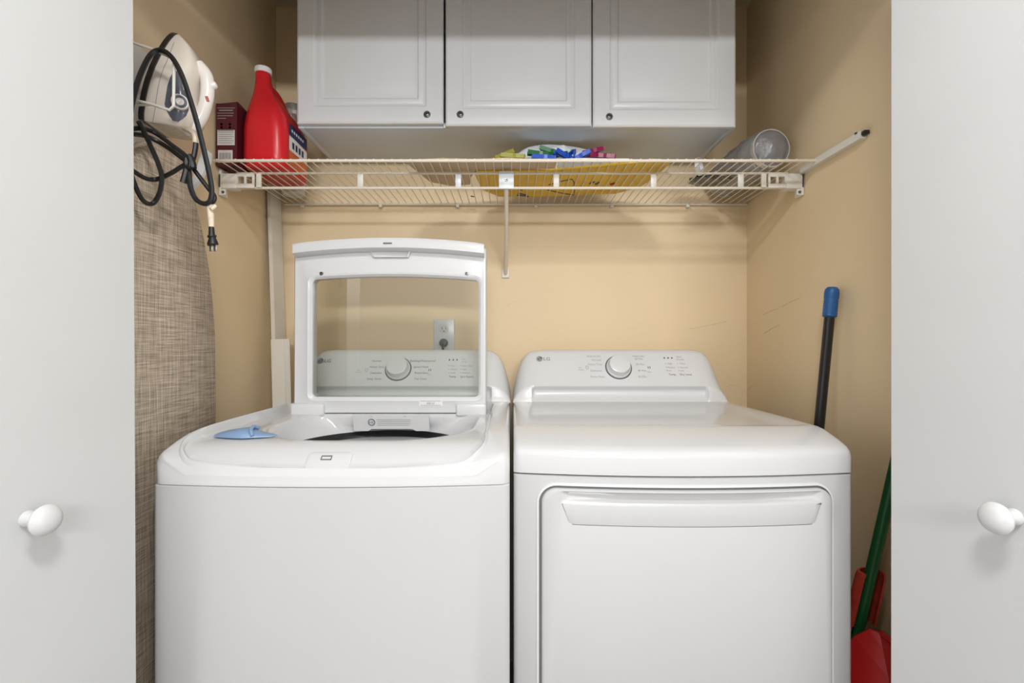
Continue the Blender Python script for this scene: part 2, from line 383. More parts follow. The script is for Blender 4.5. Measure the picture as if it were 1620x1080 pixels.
def face_print(con, texts, kx, ky, logo, lights):
    g = G(); gp = G()
    for s, px, py, hpx, wpx, al, dk in texts:
        o = on_face(px, py+hpx/2); sc_ = o.y/F
        put_text(g if dk else gp, s, o, U, PV, hpx*sc_*1.05, wpx*sc_ if wpx else None, al)
    for px, py, r in lights:
        o = on_face(px, py)
        g.lathe([(0.0, 0.0), (r, 0.0)], axis(o, PN), 8)
    obj('printed_text', g, 'ink', con, smooth=False); obj('fine_print', gp, 'pale_ink', con, smooth=False)
    o = on_face(*logo); e = G().lathe([(0, 0.0), (0.0098, 0.0)], axis(o, PN), 28)
    em = obj('logo_disc', e, 'ink', con, smooth=False)
    lg = G(); o2 = o+PN*0.0003
    arc = [o2+U*(0.0072*math.cos(t))+PV*(0.0072*math.sin(t)) for t in [math.radians(a) for a in range(70, 361, 15)]]
    lg.tube(arc+[o2+U*0.0025], 0.0006, 5); lg.tube([o2+PV*0.0042-U*0.0002, o2-PV*0.0036-U*0.0002, o2-PV*0.0036+U*0.0028], 0.0006, 5)
    lg.lathe([(0, 0), (0.0012, 0)], axis(o2-U*0.0035+PV*0.0033, PN), 10)
    obj('logo_face', lg, 'plast', em)
    l2 = G(); put_text(l2, 'LG', o+U*0.0135-PV*0.0062, U, PV, 0.0122, 0.021); obj('logo_letters', l2, 'ink', em, smooth=False)
    # dial
    k = on_face(kx, ky, 0.0)
    mx = axis(k, PN)
    obj('dial_ring', G().lathe([(0.0405, 0.0), (0.0415, 0.0015), (0.0428, 0.0015), (0.0435, 0.0)], mx, 48), 'ink', con)
    d = obj('dial', G().lathe([(0.040, 0.0), (0.0395, 0.005), (0.0355, 0.009), (0.0345, 0.012), (0.0338, 0.026), (0.0325, 0.0285), (0.029, 0.0295), (0.0, 0.0290)], mx, 48), 'plast', con)
    # panel outline
def lines(px0, px1, ys): return [('—', px0, y, 2, px1-px0, 'L', False) for y in ys]

TOPP = [(1.60, 0.969, 0), (1.55, 0.969, 0), (1.50, 0.970, 0), (1.40, 0.971, 0), (1.25, 0.972, 0.0), (1.17, 0.972, 0.0), (1.130, 0.972, 0.1), (1.122, 0.972, 0.12), (1.114, 0.972, 0.15), (1.107, 0.972, 0.2), (1.100, 0.971, 0.27), (1.085, 0.969, 0.4), (1.05, 0.9605, 0.7), (1.02, 0.951, 0.9), (1.008, 0.9455, 1), (1.001, 0.939, 1), (0.998, 0.930, 1), (0.9985, 0.8965, 1)]

# ------------------------------------------------------------------ dryer
DX0, DX1 = 0.003, 0.6885
dry = thing('clothes_dryer', (0.3455, 1.35, 0), 'white front-loading clothes dryer with closed door, right of the washer', 'dryer')
cabinet_body(dry, DX0, DX1, 1.0, 1.745, 0.8935, 0.03)
tp = G(); loops = []
ex = [0, 0, 0.0008, 0.003, 0.006, 0.010, 0.016, 0.03, 0.045, 0.06, 0.075, 0.09]
xs = [DX0+e for e in ex]+[DX0+0.09+(DX1-DX0-0.18)*i/14 for i in range(1, 14)]+[DX1-e for e in reversed(ex)]
xc, hwid = (DX0+DX1)/2, (DX1-DX0)/2
for i, x in enumerate(xs):
    e = min(x-DX0, DX1-x); rnd = 0.010*(1-math.sqrt(max(0, 1-(1-min(e, 0.010)/0.010)**2)))
    u = (x-xc)/hwid; lp_ = []
    for (y, z, bw) in TOPP:
        zz = z-rnd*clamp((z-0.90)/0.02); yy = y-0.03*(1-u*u)*bw+(0.006*(1-min(e, 0.012)/0.012)**2 if bw > 0.6 else 0)
        zz -= 0.007*sstep(0.02, 0.075, e)*sstep(1.109, 1.129, y)*(1-sstep(1.50, 1.56, y))
        if i in (0, len(xs)-1): zz = 0.8965
        lp_.append((x, yy, zz))
    loops.append(lp_)
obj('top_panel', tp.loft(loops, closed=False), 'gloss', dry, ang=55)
con = console(dry, DX0, DX1)
T = []
for s, x, y in (('Normal', 951, 569), ('Heavy Duty', 953, 576), ('Delicates', 952, 586), ('Perm. Press', 957, 595.5)): T.append((s, x, y, 3.2, None, 'R', False))
T += [('SENSOR DRY', 951, 563.5, 2.6, None, 'R', False), ('TIMED DRY', 1000, 563.5, 2.6, None, 'L', False)]
for s, x, y in (('60 Min.', 1004, 567.5), ('50 Min.', 1006, 576), ('40 Min.', 1009, 586), ('30 Min.', 1010, 595.5)): T.append((s, x, y, 3.2, None, 'L', False))
for x in (1051, 1057, 1063): T.append(('I', x, 566, 2.6, 2.2, 'C', True))
for y, a, b in ((575, 'High', 'More'), (581, 'Medium', 'Normal'), (586, 'Low', 'Less')): T += [(a, 1056, y, 2.6, None, 'L', False), (b, 1076, y, 2.6, None, 'L', False)]
T += [('Temp.', 1058, 592, 3.2, None, 'L', True), ('Dry Level', 1076, 592, 3.2, None, 'L', True), ('Signal', 1070, 564, 2.4, None, 'L', False), ('Wrinkle', 1070, 568.5, 2.4, None, 'L', False)]
T += [('Power', 915, 584.5, 2.4, None, 'L', False), ('o', 916, 581, 3, 4, 'L', False), ('O', 926.5, 581, 6, 5, 'L', False), ('II', 1025, 581, 4, 4, 'L', True), ('Start', 1024, 588, 2.2, None, 'L', False)]
face_print(con, T, 978.5, 581, (853.5, 567.5), [(1053, 575, 0.0012), (1054, 581, 0.0012), (1055, 586, 0.0012), (1072, 575, 0.0012), (1073, 581, 0.0012), (1074, 586, 0.0012)])
# door: a recessed surround and the door with its scooped handle
def dfront(x, extra=0.0): return 1.0-0.03*(1-((x-xc)/hwid)**2)-extra
dx0, dx1, dz0, dz1 = 0.0545, 0.6370, 0.15, 0.8735
g = G()
lo_ = [[(x, dfront(x, e), z) for x, z in rr(dx0-i, dx1+i, dz0-i, dz1+i, 0.035+i, 8, 16)] for i, e in ((0.006, -0.001), (0.005, 0.0035), (0.001, 0.004), (0.0, -0.002))]
obj('door_surround', g.loft(lo_), 'plast', dry)
obj('door_gap', G().loft([[(x, dfront(x, 0.0006), z) for x, z in rr(dx0+i, dx1-i, dz0+i, dz1-i, 0.032, 8, 16)] for i in (0.0, 0.010)]), 'gap', dry)  # grey strip paints in the shade of the gap around the door
ddoor = thing('door', (0.3455, 0.97, 0.15), '', ''); del ddoor['label']; del ddoor['category']; ddoor.parent = dry; ddoor.location = WL[ddoor.name]-WL[dry.name]
g = G()
# panel with scooped pocket: loops from rim inwards, then pocket as separate surface
def dl(x0, x1, z0, z1, r, e): return [(x, dfront(x, e), z) for x, z in rr(x0, x1, z0, z1, r, 8, 16)]
q0, q1 = dx0+0.0045, dx1-0.0035
hx0, hx1, hz0, hz1 = 0.098, 0.6075, 0.846, 0.8655
ls = [dl(q0, q1, dz0+0.006, dz1-0.004, 0.03, 0.001), dl(q0, q1, dz0+0.006, dz1-0.004, 0.03, 0.010), dl(q0+0.004, q1-0.004, dz0+0.010, dz1-0.006, 0.028, 0.0135)]
ls.append(dl(hx0-0.004, hx1+0.004, hz0-0.004, hz1+0.0015, 0.006, 0.0140))
ls.append(dl(hx0, hx1, hz0, hz1, 0.005, 0.0125))
def pocket(t):
    out = []
    for x, z in rr(hx0+0.012*t, hx1-0.012*t, hz0+0.004*t, hz1-0.001*t, 0.005, 8, 16):
        k = sstep(0.0, 1.0, 1-abs((x-xc)/0.26)**3)
        out.append((x, dfront(x, 0.0125)+0.016*t*(0.35+0.65*k)*(0.6+0.4*(z-hz0)/(hz1-hz0)), z))
    return out
ls += [pocket(0.6), pocket(1.0)]
obj('door_panel', g.loft(ls, cap0=False, cap1=True), 'enamel', ddoor, ang=45)
hp = [(0.0985, 0.8395), (0.1045, 0.8165), (0.108, 0.8075), (0.114, 0.8020), (0.125, 0.8000)]+[(0.125+(0.58-0.125)*i/14, 0.8000) for i in range(1, 14)]+[(0.585, 0.8000), (0.595, 0.8025), (0.601, 0.809), (0.6045, 0.8185), (0.607, 0.8395)]+[(0.607-(0.607-0.0985)*i/16, 0.8395) for i in range(1, 16)]
cols = []
for k in range(41):
    a = 0.0985+(0.607-0.0985)*k/40; e = min(a-0.0985, 0.607-a)
    zb_ = 0.8025+0.0395*(1-clamp(e/0.020))**2.2
    cols.append([(a, dfront(a, d), b) for d, b in ((0.0125, zb_), (0.0148, zb_+0.0006), (0.0152, zb_+0.002), (0.0152, 0.8405), (0.0146, 0.8425), (0.0120, 0.8432))])
obj('handle_plate', G().loft(cols, closed=False), 'enamel', ddoor)
hp = [(0.0985+(0.607-0.0985)*k/80, 0) for k in range(81)]
hp = [(a, 0.8000+0.0395*(1-clamp(min(a-0.0985, 0.607-a)/0.020))**2.2-0.0002) for a, _ in hp]
sm = [(a, dfront(a, 0.0141), b+0.0025) for a, b in hp[3:-3]]
obj('handle_seam', G().tube(sm, 0.0005, 5), 'ink', ddoor)

# ------------------------------------------------------------------ washer
WX0, WX1, WF = -0.6915, -0.0045, 0.953
was = thing('washing_machine', (-0.348, 1.33, 0), 'white top-loading washing machine with its glass lid standing open', 'washer')
cabinet_body(was, WX0, WX1, WF, 1.745, 0.8855, 0.021)
wxc, whw = (WX0+WX1)/2, (WX1-WX0)/2
PAD = [(0.93, 0.932), (0.953, 0.937), (0.965, 0.943), (0.99, 0.952), (1.02, 0.9605), (1.05, 0.967), (1.09, 0.971), (1.2, 0.972), (1.6, 0.969)]
RIM = [(0.935, 0.9075), (0.950, 0.913), (0.962, 0.926), (0.975, 0.9385), (0.99, 0.947), (1.02, 0.9585), (1.05, 0.965), (1.09, 0.969), (1.2, 0.970), (1.6, 0.969)]
WELL = [(0.93, 0.8985), (0.945, 0.902), (0.955, 0.909), (0.97, 0.923), (0.985, 0.9355), (1.0, 0.945), (1.015, 0.951), (1.03, 0.954), (1.1, 0.956), (1.6, 0.956)]
def wl(i, zf, r, fi=None, ri=None):
    fi = i if fi is None else fi
    pts = bowed(rr(WX0+i, WX1-i, WF+fi, 1.60-(ri if ri is not None else i), [0.004, 0.004, r, r], 8, 16), wxc, whw, WF, 0.021)
    return [(x, y, zf(wxc+(x-wxc)*whw/(whw-i), y)) for x, y in pts]
def outer_z(x, y):
    side = max(sstep(0.296, 0.341, abs(x-wxc)), sstep(0.955, 0.985, y)); return 0.9045+side*(interp(PAD, y)-0.9045)
lows = lambda x, y: 0.8862
def shoulder(dz): return lambda x, y: outer_z(x, y)-dz
RX0, RX1, RY0, RY1 = WX0+0.021, WX1-0.046, 0.962, 1.50
def rl(i, tab, r=0.05, dz=0.0):
    pts = bowed(rr(RX0+i, RX1-i, RY0+i, RY1-i, [0.03, 0.03, r, r], 8, 16), wxc, whw, WF, 0.021)
    return [(x, y, interp(tab, y)+dz) for x, y in pts]
ls = [wl(0, lows, 0.018), wl(0, shoulder(0.012), 0.018), wl(0.003, shoulder(0.005), 0.018), wl(0.008, shoulder(0.0005), 0.018, 0.0025), wl(0.013, lambda x, y: outer_z(x, y)+0.001, 0.018, 0.0032, 0.03)]
ls += [rl(0, RIM, 0.055, 0.0005), rl(0.0012, RIM, 0.054, 0.0050), rl(0.0032, RIM, 0.053, 0.0064), rl(0.0056, RIM, 0.052, 0.0045), rl(0.0078, RIM, 0.050, -0.004)]
def mixl(a, b, t, dz=0.0): return [(p[0]+(q[0]-p[0])*t, p[1]+(q[1]-p[1])*t, p[2]+(q[2]-p[2])*t+dz) for p, q in zip(a, b)]
w1 = rl(0.0125, WELL, 0.047)
op = [(x, y, interp(WELL, y)) for x, y in rr(-0.578, -0.088, 1.032, 1.395, [0.05, 0.05, 0.17, 0.17], 8, 16)]
ls.append(w1)
for t in (0.15, 0.3, 0.5, 0.7, 0.85):
    l = mixl(w1, op, t); ls.append([(x, y, interp(WELL, y)) for x, y, z in l])
ls.append(op)
def opn(i, z): return [(x, y, z) for x, y in rr(-0.578+i, -0.088-i, 1.032+i, 1.395-i*0.3, [0.06, 0.06, 0.17, 0.17], 8, 16)]
circ_c = (-0.340, 1.225)
def circ(r, z, like):
    out = []
    for x, y, _ in like:
        a = math.atan2((y-1.2135)/0.1815, (x+0.333)/0.245); out.append((circ_c[0]+r*math.cos(a), circ_c[1]+r*math.sin(a), z))
    return out
ls += [opn(0.004, 0.952), opn(0.009, 0.943)]
cc = circ(0.222, 0.905, op); ls += [mixl(ls[-1], cc, 0.5, -0.003), cc, circ(0.220, 0.900, op)]
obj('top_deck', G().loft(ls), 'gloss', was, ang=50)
obj('tub_ring', G().loft([circ(0.2205, 0.9015, op), circ(0.208, 0.890, op), circ(0.203, 0.870, op)]), 'black', was)
n_ = 48
obj('basket_rim', G().lathe([(0.2035, 0.868), (0.198, 0.878), (0.188, 0.874), (0.186, 0.855)], Matrix.Translation((circ_c[0], circ_c[1], 0)), n_, False), 'steel', was)
obj('wash_basket', G().lathe([(0.203, 0.868), (0.21, 0.84), (0.215, 0.62), (0.19, 0.55), (0.0, 0.54)], Matrix.Translation((circ_c[0], circ_c[1], 0)), n_, False), 'steel', was)
con = console(was, WX0, WX1)
T = []
for s, x, y in (('Normal', 603, 570.5), ('Heavy Duty', 608, 580), ('Delicates', 603, 589.5), ('Deep Wash', 603, 599)): T.append((s, x, y, 3.2, None, 'R', True))
for s, x, y in (('Bedding/Waterproof', 649, 570.5), ('Speed Wash', 654, 580), ('Rinse+Spin', 656, 589.5), ('Tub Clean', 655, 599)): T.append((s, x, y, 3.2, None, 'L', True))
for x in (711, 717, 723): T.append(('I', x, 569, 2.6, 2.2, 'C', True))
for y, a, b in ((578.5, 'Hot', 'Extra High'), (584, 'Warm', 'High'), (589.5, 'Cold', 'Medium')): T += [(a, 713, y, 2.6, None, 'L', False), (b, 731, y, 2.6, None, 'L', False)]
T += [('Temp.', 710, 595.5, 3.2, None, 'L', True), ('Spin Speed', 728, 595.5, 3.2, None, 'L', True), ('Soil', 731, 568, 2.4, None, 'L', False), ('Rinse', 731, 572, 2.4, None, 'L', False)]
T += [('Power', 563, 588.5, 2.4, None, 'L', False), ('o', 565, 585, 3, 4, 'L', False), ('O', 577, 585, 6, 5, 'L', False), ('II', 678, 585, 4, 4, 'L', True), ('Start', 676, 592, 2.2, None, 'L', False)]
face_print(con, T, 630, 583.5, (507, 570.5), [(710, y, 0.0012) for y in (578.5, 584, 589.5)]+[(728.5, y, 0.0012) for y in (578.5, 584, 589.5)])
# latch plate, bumpers
lx0, lx1, ly0, ly1 = -0.4040, -0.3160, 0.967, 1.003
def wz(y): return interp(WELL, y)
lat = G().loft([[(x, y-0.014, wz(y-0.014)+d) for x, y in rr(lx0+i, lx1-i, ly0+i, ly1-i, 0.010, 5, 3)] for i, d in ((-0.001, -0.002), (0, 0.0015), (0.002, 0.0028), (0.008, 0.0032))], cap1=True)
la = obj('latch_plate', lat, 'gloss', was)
c0 = P(516.5, 720.5, 0.975); c0.z = wz(0.975)+0.0042
sl = Vector((0, 0.03, wz(0.99)-wz(0.96))).normalized(); nn = Vector((0, -sl.z, sl.y))
fr = G()
def rect(o, hu, hv, d): return [o+U*(sx*hu)+sl*(sy*hv)+nn*d for sx, sy in ((-1, -1), (1, -1), (1, 1), (-1, 1))]
fr.loft([rect(c0, 0.0105, 0.005, -0.002), rect(c0, 0.0105, 0.005, 0.0008), rect(c0, 0.009, 0.0034, 0.0008), rect(c0, 0.009, 0.0034, -0.002)])
obj('latch_slot', fr, 'ink', la)
for px, py in ((337, 714.5), (718, 709.5)):
    p = P(px, py, 1.0); yy = 1.0
    for _ in range(12):
        yy = (CZ-wz(yy))*F/(py-540); 
    p = P(px, py, yy)
    obj('lid_bumper', G().lathe([(0.0065, -0.002), (0.006, 0.0012), (0.003, 0.0022), (0, 0.0024)], axis(p, (0, -0.3, 1)), 16), 'plast2', was)
# sticker panel in the back of the tub opening
PFT = [(0.905, 1.398), (0.943, 1.387), (0.957, 1.384)]
pf = lambda a, b, d: Vector((a, interp(PFT, b)-d, b))
xsP = [-0.445, -0.443, -0.405, -0.395, -0.28, -0.27, -0.234, -0.232]
zbP = [0.908, 0.908, 0.908, 0.914, 0.914, 0.908, 0.908, 0.908]
sp = obj('drain_panel', G().loft([[pf(x, zb, -0.004)]+[pf(x, z, 0.002) for z in (zb, 0.925, 0.934, 0.943, 0.955)]+[pf(x, 0.956, -0.004)] for x, zb in zip(xsP, zbP)], cap0=True, cap1=True), 'plast2', was)
sg = G(); sg.tube([pf(-0.393+0.009*math.cos(k*math.pi/10), 0.934+0.009*math.sin(k*math.pi/10), 0.003) for k in range(21)], 0.0012, 5)
put_text(sg, 'HE', pf(-0.393, 0.930, 0.0040), U, Vector((0, 0, 1)), 0.008, 0.012, 'C')
put_text(sg, '-', pf(-0.393, 0.949, 0.0026), U, Vector((0, 0, 1)), 0.006, 0.006, 'C'); put_text(sg, '-', pf(-0.300, 0.949, 0.0026), U, Vector((0, 0, 1)), 0.006, 0.006, 'C')
obj('panel_logo', sg, 'ink', sp, smooth=False)
sg = G()
for i in range(4): 
    z = 0.942-i*0.0052; sg.add([pf(-0.378, z, 0.0026), pf(-0.284-(i == 3)*0.004, z, 0.0026), pf(-0.284-(i == 3)*0.004, z-0.0014, 0.0026), pf(-0.378, z-0.0014, 0.0026)], [(0, 1, 2, 3)])
obj('panel_text_lines', sg, 'pale_ink', sp, smooth=False)
# blue softener dispenser
g = G(); loops = []
for i, (x, hh, wd) in enumerate([(-0.640, 0.001, 0.004), (-0.632, 0.006, 0.012), (-0.615, 0.011, 0.02), (-0.595, 0.015, 0.026), (-0.575, 0.018, 0.03), (-0.562, 0.018, 0.03), (-0.550, 0.012, 0.026), (-0.535, 0.007, 0.02), (-0.515, 0.004, 0.012), (-0.505, 0.001, 0.004)]):
    loops.append([(x, 1.065+wd*math.cos(math.pi*j/8), 0.9575+hh*math.sin(math.pi*j/8)) for j in range(9)])
dsp = obj('softener_dispenser', g.loft(loops, cap0=True, cap1=True), 'blue', was)
obj('dispenser_lip', G().tube([(-0.545, 1.040, 0.962), (-0.552, 1.048, 0.972), (-0.556, 1.064, 0.977), (-0.552, 1.08, 0.972)], 0.004, 8, 4), 'blue', dsp)

# lid
lid = thing('lid', (-0.344, 1.42, 0.957), '', ''); del lid['label']; del lid['category']; lid.parent = was; lid.location = WL[lid.name]-WL[was.name]
LX0, LX1, LZ0, LZ1 = -0.6165, -0.0725, 0.957, 1.428
GX0, GX1, GZ0, GZ1 = -0.5665, -0.0945, 1.003, 1.331
lxc = (LX0+LX1)/2
def lidl(x0, x1, z0, z1, r, Y, arch):
    out = []
    for x, z in rr(x0, x1, z0, z1, r, 6, 14):
        u = (x-lxc)/(0.5*(LX1-LX0)); k = clamp((z-(z1-0.06))/0.06)
        out.append((x, Y+(z-LZ0)*0.012, z+arch*(1-u*u)*k))
    return out
a, b_ = 0.017, 0.014
ls = [lidl(LX0, LX1, LZ0, LZ1, 0.012, 1.436, a), lidl(LX0, LX1, LZ0, LZ1, 0.012, 1.402, a), lidl(LX0+0.003, LX1-0.003, LZ0+0.003, LZ1-0.003, 0.012, 1.398, a),
      lidl(GX0-0.014, GX1+0.014, GZ0-0.014, GZ1+0.014, 0.022, 1.398, b_), lidl(GX0-0.011, GX1+0.011, GZ0-0.011, GZ1+0.011, 0.02, 1.396, b_), lidl(GX0-0.006, GX1+0.006, GZ0-0.006, GZ1+0.006, 0.016, 1.397, b_), lidl(GX0, GX1, GZ0, GZ1, 0.012, 1.404, b_), lidl(GX0, GX1, GZ0, GZ1, 0.012, 1.436, b_)]
obj('lid_frame', G().loft(ls, ring=True), 'plast', lid)
gl = [lidl(GX0-0.004, GX1+0.004, GZ0-0.004, GZ1+0.004, 0.012, Y, b_) for Y in (1.411, 1.415)]
obj('lid_glass', G().loft(gl, cap0=True, cap1=True), 'glass', lid, smooth=False)
# curled front lip at the top
loops = []
for i in range(25):
    x = LX0+0.008+(LX1-LX0-0.013)*i/24; u = (x-lxc)/(0.5*(LX1-LX0)); zt = LZ1+a*(1-u*u)
    e = 1-0.6*clamp(abs(u)*12-11)
    loops.append([(x, y, z) for y, z in ((1.405, zt-0.033), (1.378, zt-0.027), (1.374, zt-0.024), (1.373, zt-0.004*e), (1.378, zt+0.0035*e), (1.392, zt+0.0055*e), (1.443, zt+0.003*e), (1.443, zt-0.02))])
obj('lid_lip', G().loft(loops, cap0=True, cap1=True), 'plast', lid)
hx = lxc+0.002
tz = [(hx-0.061, 1.418), (hx-0.048, 1.397), (hx+0.050, 1.397), (hx+0.057, 1.418)]
rc = obj('latch_recess', G().loft([[(x+(hx-x)*k, Y, z+(1.408-z)*k) for x, z in tz] for k, Y in ((-0.02, 1.402), (0.0, 1.396), (0.06, 1.395), (0.12, 1.400), (0.16, 1.4015))], cap1=True), 'plast', lid)
obj('latch_hook', G().box(hx-0.014, hx+0.010, 1.3695, 1.378, 1.431, 1.4335, 0.0005), 'ink', lid)
for px in (508.5, 738.5):
    p = P(px, 432.5, 1.4005)
    obj('lid_screw', G().lathe([(0.0052, -0.002), (0.005, 0.0018), (0.003, 0.002), (0.0015, 0.0005), (0, 0.0005)], axis(p, (0, -1, 0)), 16), 'screw', lid)
for xa, xb in ((LX0-0.004, -0.527), (-0.157, LX1+0.001)):
    obj('hinge_cover', G().box(xa, xb, 1.384, 1.42, 0.951, 0.986, 0.006, 3), 'plast', lid)
st = obj('rating_sticker', G().box(-0.262, -0.196, 1.3965, 1.3985, 0.977, 0.9955), 'paper', lid, smooth=False)
sg = G()
for i, xx in enumerate([-0.240, -0.2365, -0.2335, -0.2305, -0.2255, -0.2215]): sg.box(xx, xx+0.0018, 1.3962, 1.3966, 0.982+(i % 2)*0.001, 0.989)
for z in (0.9915, 0.9795): sg.box(-0.258, -0.201, 1.3962, 1.3966, z, z+0.0014)
obj('sticker_print', sg, 'pale_ink', st, smooth=False)

# ------------------------------------------------------------------ wall cabinet
KY = 1.48
cab = thing('wall_cabinet', (0.0135, 1.64, 1.806), 'white wall cabinet with three raised-panel doors above the wire shelf', 'cabinet')
KX0, KX1, KZ0, KZ1 = -0.648, 0.676, 1.806, 2.36
for nm, a in (('side_panel', (KX0, KX0+0.016, KY+0.021, YB-0.002, KZ0, KZ1)), ('side_panel', (KX1-0.016, KX1, KY+0.021, YB-0.002, KZ0, KZ1)), ('bottom_panel', (KX0+0.0162, KX1-0.0162, KY+0.0215, YB-0.002, KZ0, KZ0+0.016)), ('top_panel', (KX0+0.0162, KX1-0.0162, KY+0.0215, YB-0.002, KZ1-0.016, KZ1)), ('back_panel', (KX0+0.0162, KX1-0.0162, YB-0.008, YB-0.0025, KZ0+0.0165, KZ1-0.0165))):
    obj(nm, G().box(*a, 0.0008), 'cabin', cab)
for i, (xa, xb, kx, ky) in enumerate(((-0.6440, -0.2055, 675.5, 181), (-0.1990, 0.2385, 728, 181), (0.2420, 0.6700, 964, 184.5))):
    dz = (0.0055, -0.0015, -0.0045)[i]
    za, zb = 1.806+dz, 2.355
    ls = []
    for ins, d in ((0, 0.020), (0, 0.006), (0.0015, 0.003), (0.006, 0.0), (0.050, 0.0), (0.054, 0.0035), (0.060, 0.0045), (0.066, 0.0025), (0.074, 0.0025), (0.078, 0.0060), (0.083, 0.0060), (0.092, 0.0030)):
        ls.append([(x, KY+d, z) for x, z in ((xa+ins, za+ins), (xb-ins, za+ins), (xb-ins, zb-ins), (xa+ins, zb-ins))])
    dr = obj('door', G().loft(ls, cap0=True, cap1=True), 'cab', cab, ang=20)
    p = P(kx, ky, KY)
    s_ = obj('screw', G().lathe([(0.0105, -0.001), (0.0105, 0.0012), (0.0095, 0.002), (0.0082, 0.002), (0.0075, 0.0008), (0.0068, 0.001), (0.006, 0.003), (0.0035, 0.0042), (0, 0.0044)], axis(p, (0, -1, 0)), 24), 'screw', dr)
    obj('screw_slot', G().box(p.x-0.0035, p.x+0.0035, KY-0.0050, KY-0.0035, p.z-0.0007, p.z+0.0007).box(p.x-0.0007, p.x+0.0007, KY-0.0050, KY-0.0035, p.z-0.0035, p.z+0.0035), 'dark', s_, smooth=False)
obj('hinge_pin', G().lathe([(0.003, 0), (0.004, 0.002), (0.003, 0.008)], Matrix.Translation((-0.2022, KY+0.004, 1.7985)), 10), 'plast', cab)

# ------------------------------------------------------------------ wire shelf
DZ = 1.658
she = thing('wire_shelf', (0, 1.58, DZ), 'cream coated wire shelf spanning the closet under the cabinet', 'shelf')
FY, RY, MY = 1.366, 1.790, 1.457
sx0, sx1 = -0.821, 0.842
for nm, y, z, r, xa, xb in (('front_rail', FY, DZ, 0.0042, sx0, sx1), ('lip_rail', MY, DZ-0.004, 0.0036, -0.81, 0.81), ('lip_rail', MY, DZ-0.047, 0.0040, -0.81, 0.81), ('rear_rail', RY, DZ-0.003, 0.0036, sx0, 0.850)):
    obj(nm, G().tube([(xa, y, z), ((xa+xb)/2, y, z), (xb, y, z)], r, 8), 'cream', she)
n = 66; wire0 = None
for i in range(n):
    x = sx0+0.008+(sx1-sx0-0.014)*i/(n-1)
    if wire0 is None:
        wx = x; wire0 = obj('deck_wire', G().tube([(x, FY-0.0015, DZ+0.0040), (x, FY+0.01, DZ+0.0052), (x, RY, DZ+0.0022)], 0.0016, 6), 'cream', she)
    else: copy_at(wire0, (x-wx, 0, 0), she)
for px in (570, 725, 880, 1034, 1172):
    x = (px-810)/F*(MY-0.004)
    obj('lip_tab', G().box(x-0.0085, x+0.0085, MY-0.0055, MY-0.001, DZ-0.046, DZ-0.005, 0.0015), 'creamw' if px != 725 else 'bluew', she)
for px in (478, 602, 724, 848, 968, 1088):
    x = (px-810)/F*RY
    obj('wall_clip', G().box(x-0.006, x+0.006, RY-0.006, YB-0.001, DZ-0.014, DZ-0.001, 0.002), 'creamw', she)
for s, xw in ((-1, XL), (1, XR)):
    e = obj('end_bracket', G().box(min(xw-s*0.001, xw-s*0.052), max(xw-s*0.001, xw-s*0.052), MY-0.014, MY+0.02, DZ-0.052, DZ-0.008, 0.003).box(min(xw-s*0.001, xw-s*0.010), max(xw-s*0.001, xw-s*0.010), MY-0.014, MY+0.022, DZ-0.072, DZ+0.006, 0.003).box(min(xw, xw-s*0.020), max(xw, xw-s*0.020), MY-0.010, MY-0.004, DZ-0.070, DZ-0.045, 0.002), 'creamw', she)
    x0_ = xw-s*0.050; k0, k1 = DZ-0.050, DZ-0.006; fr = G()
    def bar(t0, t1, za, zb): fr.box(min(x0_-s*t0, x0_-s*t1), max(x0_-s*t0, x0_-s*t1), MY-0.011, MY-0.004, za, zb, 0.001)
    bar(0, 0.054, k0, k0+0.013); bar(0, 0.054, k1-0.011, k1)
    for t in (0.0, 0.0245, 0.048): bar(t, t+0.006, k0+0.012, k1-0.010)
    bar(0.060, 0.074, k0+0.002, k1)
    obj('bracket_clip', fr, 'creamw', e)
    obj('bracket_screw', G().lathe([(0.0045, 0), (0.004, 0.002), (0, 0.002)], axis((xw-s*0.013, MY-0.010, DZ-0.062), (0, -1, 0)), 12), 'screw', e)
brc = obj('bracket_plate', G().box(-0.0385, 0.0055, MY-0.010, MY-0.005, DZ-0.052, DZ, 0.002), 'bluew', she)
obj('bracket_screw', G().lathe([(0.0055, 0), (0.005, 0.002), (0.002, 0.0022), (0, 0.001)], axis((-0.0165, MY-0.0105, DZ-0.026), (0, -1, 0)), 14), 'screw', brc)
pole = obj('support_pole', G().tube([(-0.0165, MY, DZ-0.045), (-0.018, 1.60, 1.5255), (-0.023, YB-0.008, 1.405)], 0.0065, 10), 'cream', she)
obj('pole_foot', G().box(-0.037, -0.009, YB-0.008, YB-0.001, 1.390, 1.422, 0.003), 'creamw', pole)
rail = thing('wall_rail', (XR, 1.32, 1.65), 'pale metal rail jutting forward along the wall from the right end of the shelf', 'rail')
g = G()
for y0 in (1.185, 1.455): pass
prof = [(0, 0.0), (-0.016, 0.0), (-0.016, 0.018), (-0.012, 0.018), (-0.012, 0.004), (-0.003, 0.004), (-0.003, 0.018), (0, 0.018)]
obj('rail_channel', G().loft([[(XR-0.0005+a, y, 1.648+c) for a, c in prof] for y in (1.190, 1.44)], cap0=True, cap1=True), 'creamw', rail, smooth=False)
obj('rail_end', G().box(XR-0.0145, XR-0.002, 1.178, 1.192, 1.654, 1.664, 0.002), 'black', rail)
obj('rail_screw', G().lathe([(0.004, 0), (0.003, 0.003), (0, 0.003)], axis((XR-0.016, 1.205, 1.665), (-0.6, -0.3, 1)), 10), 'black', rail)
TOP = DZ+0.0080        # upper face of the shelf deck

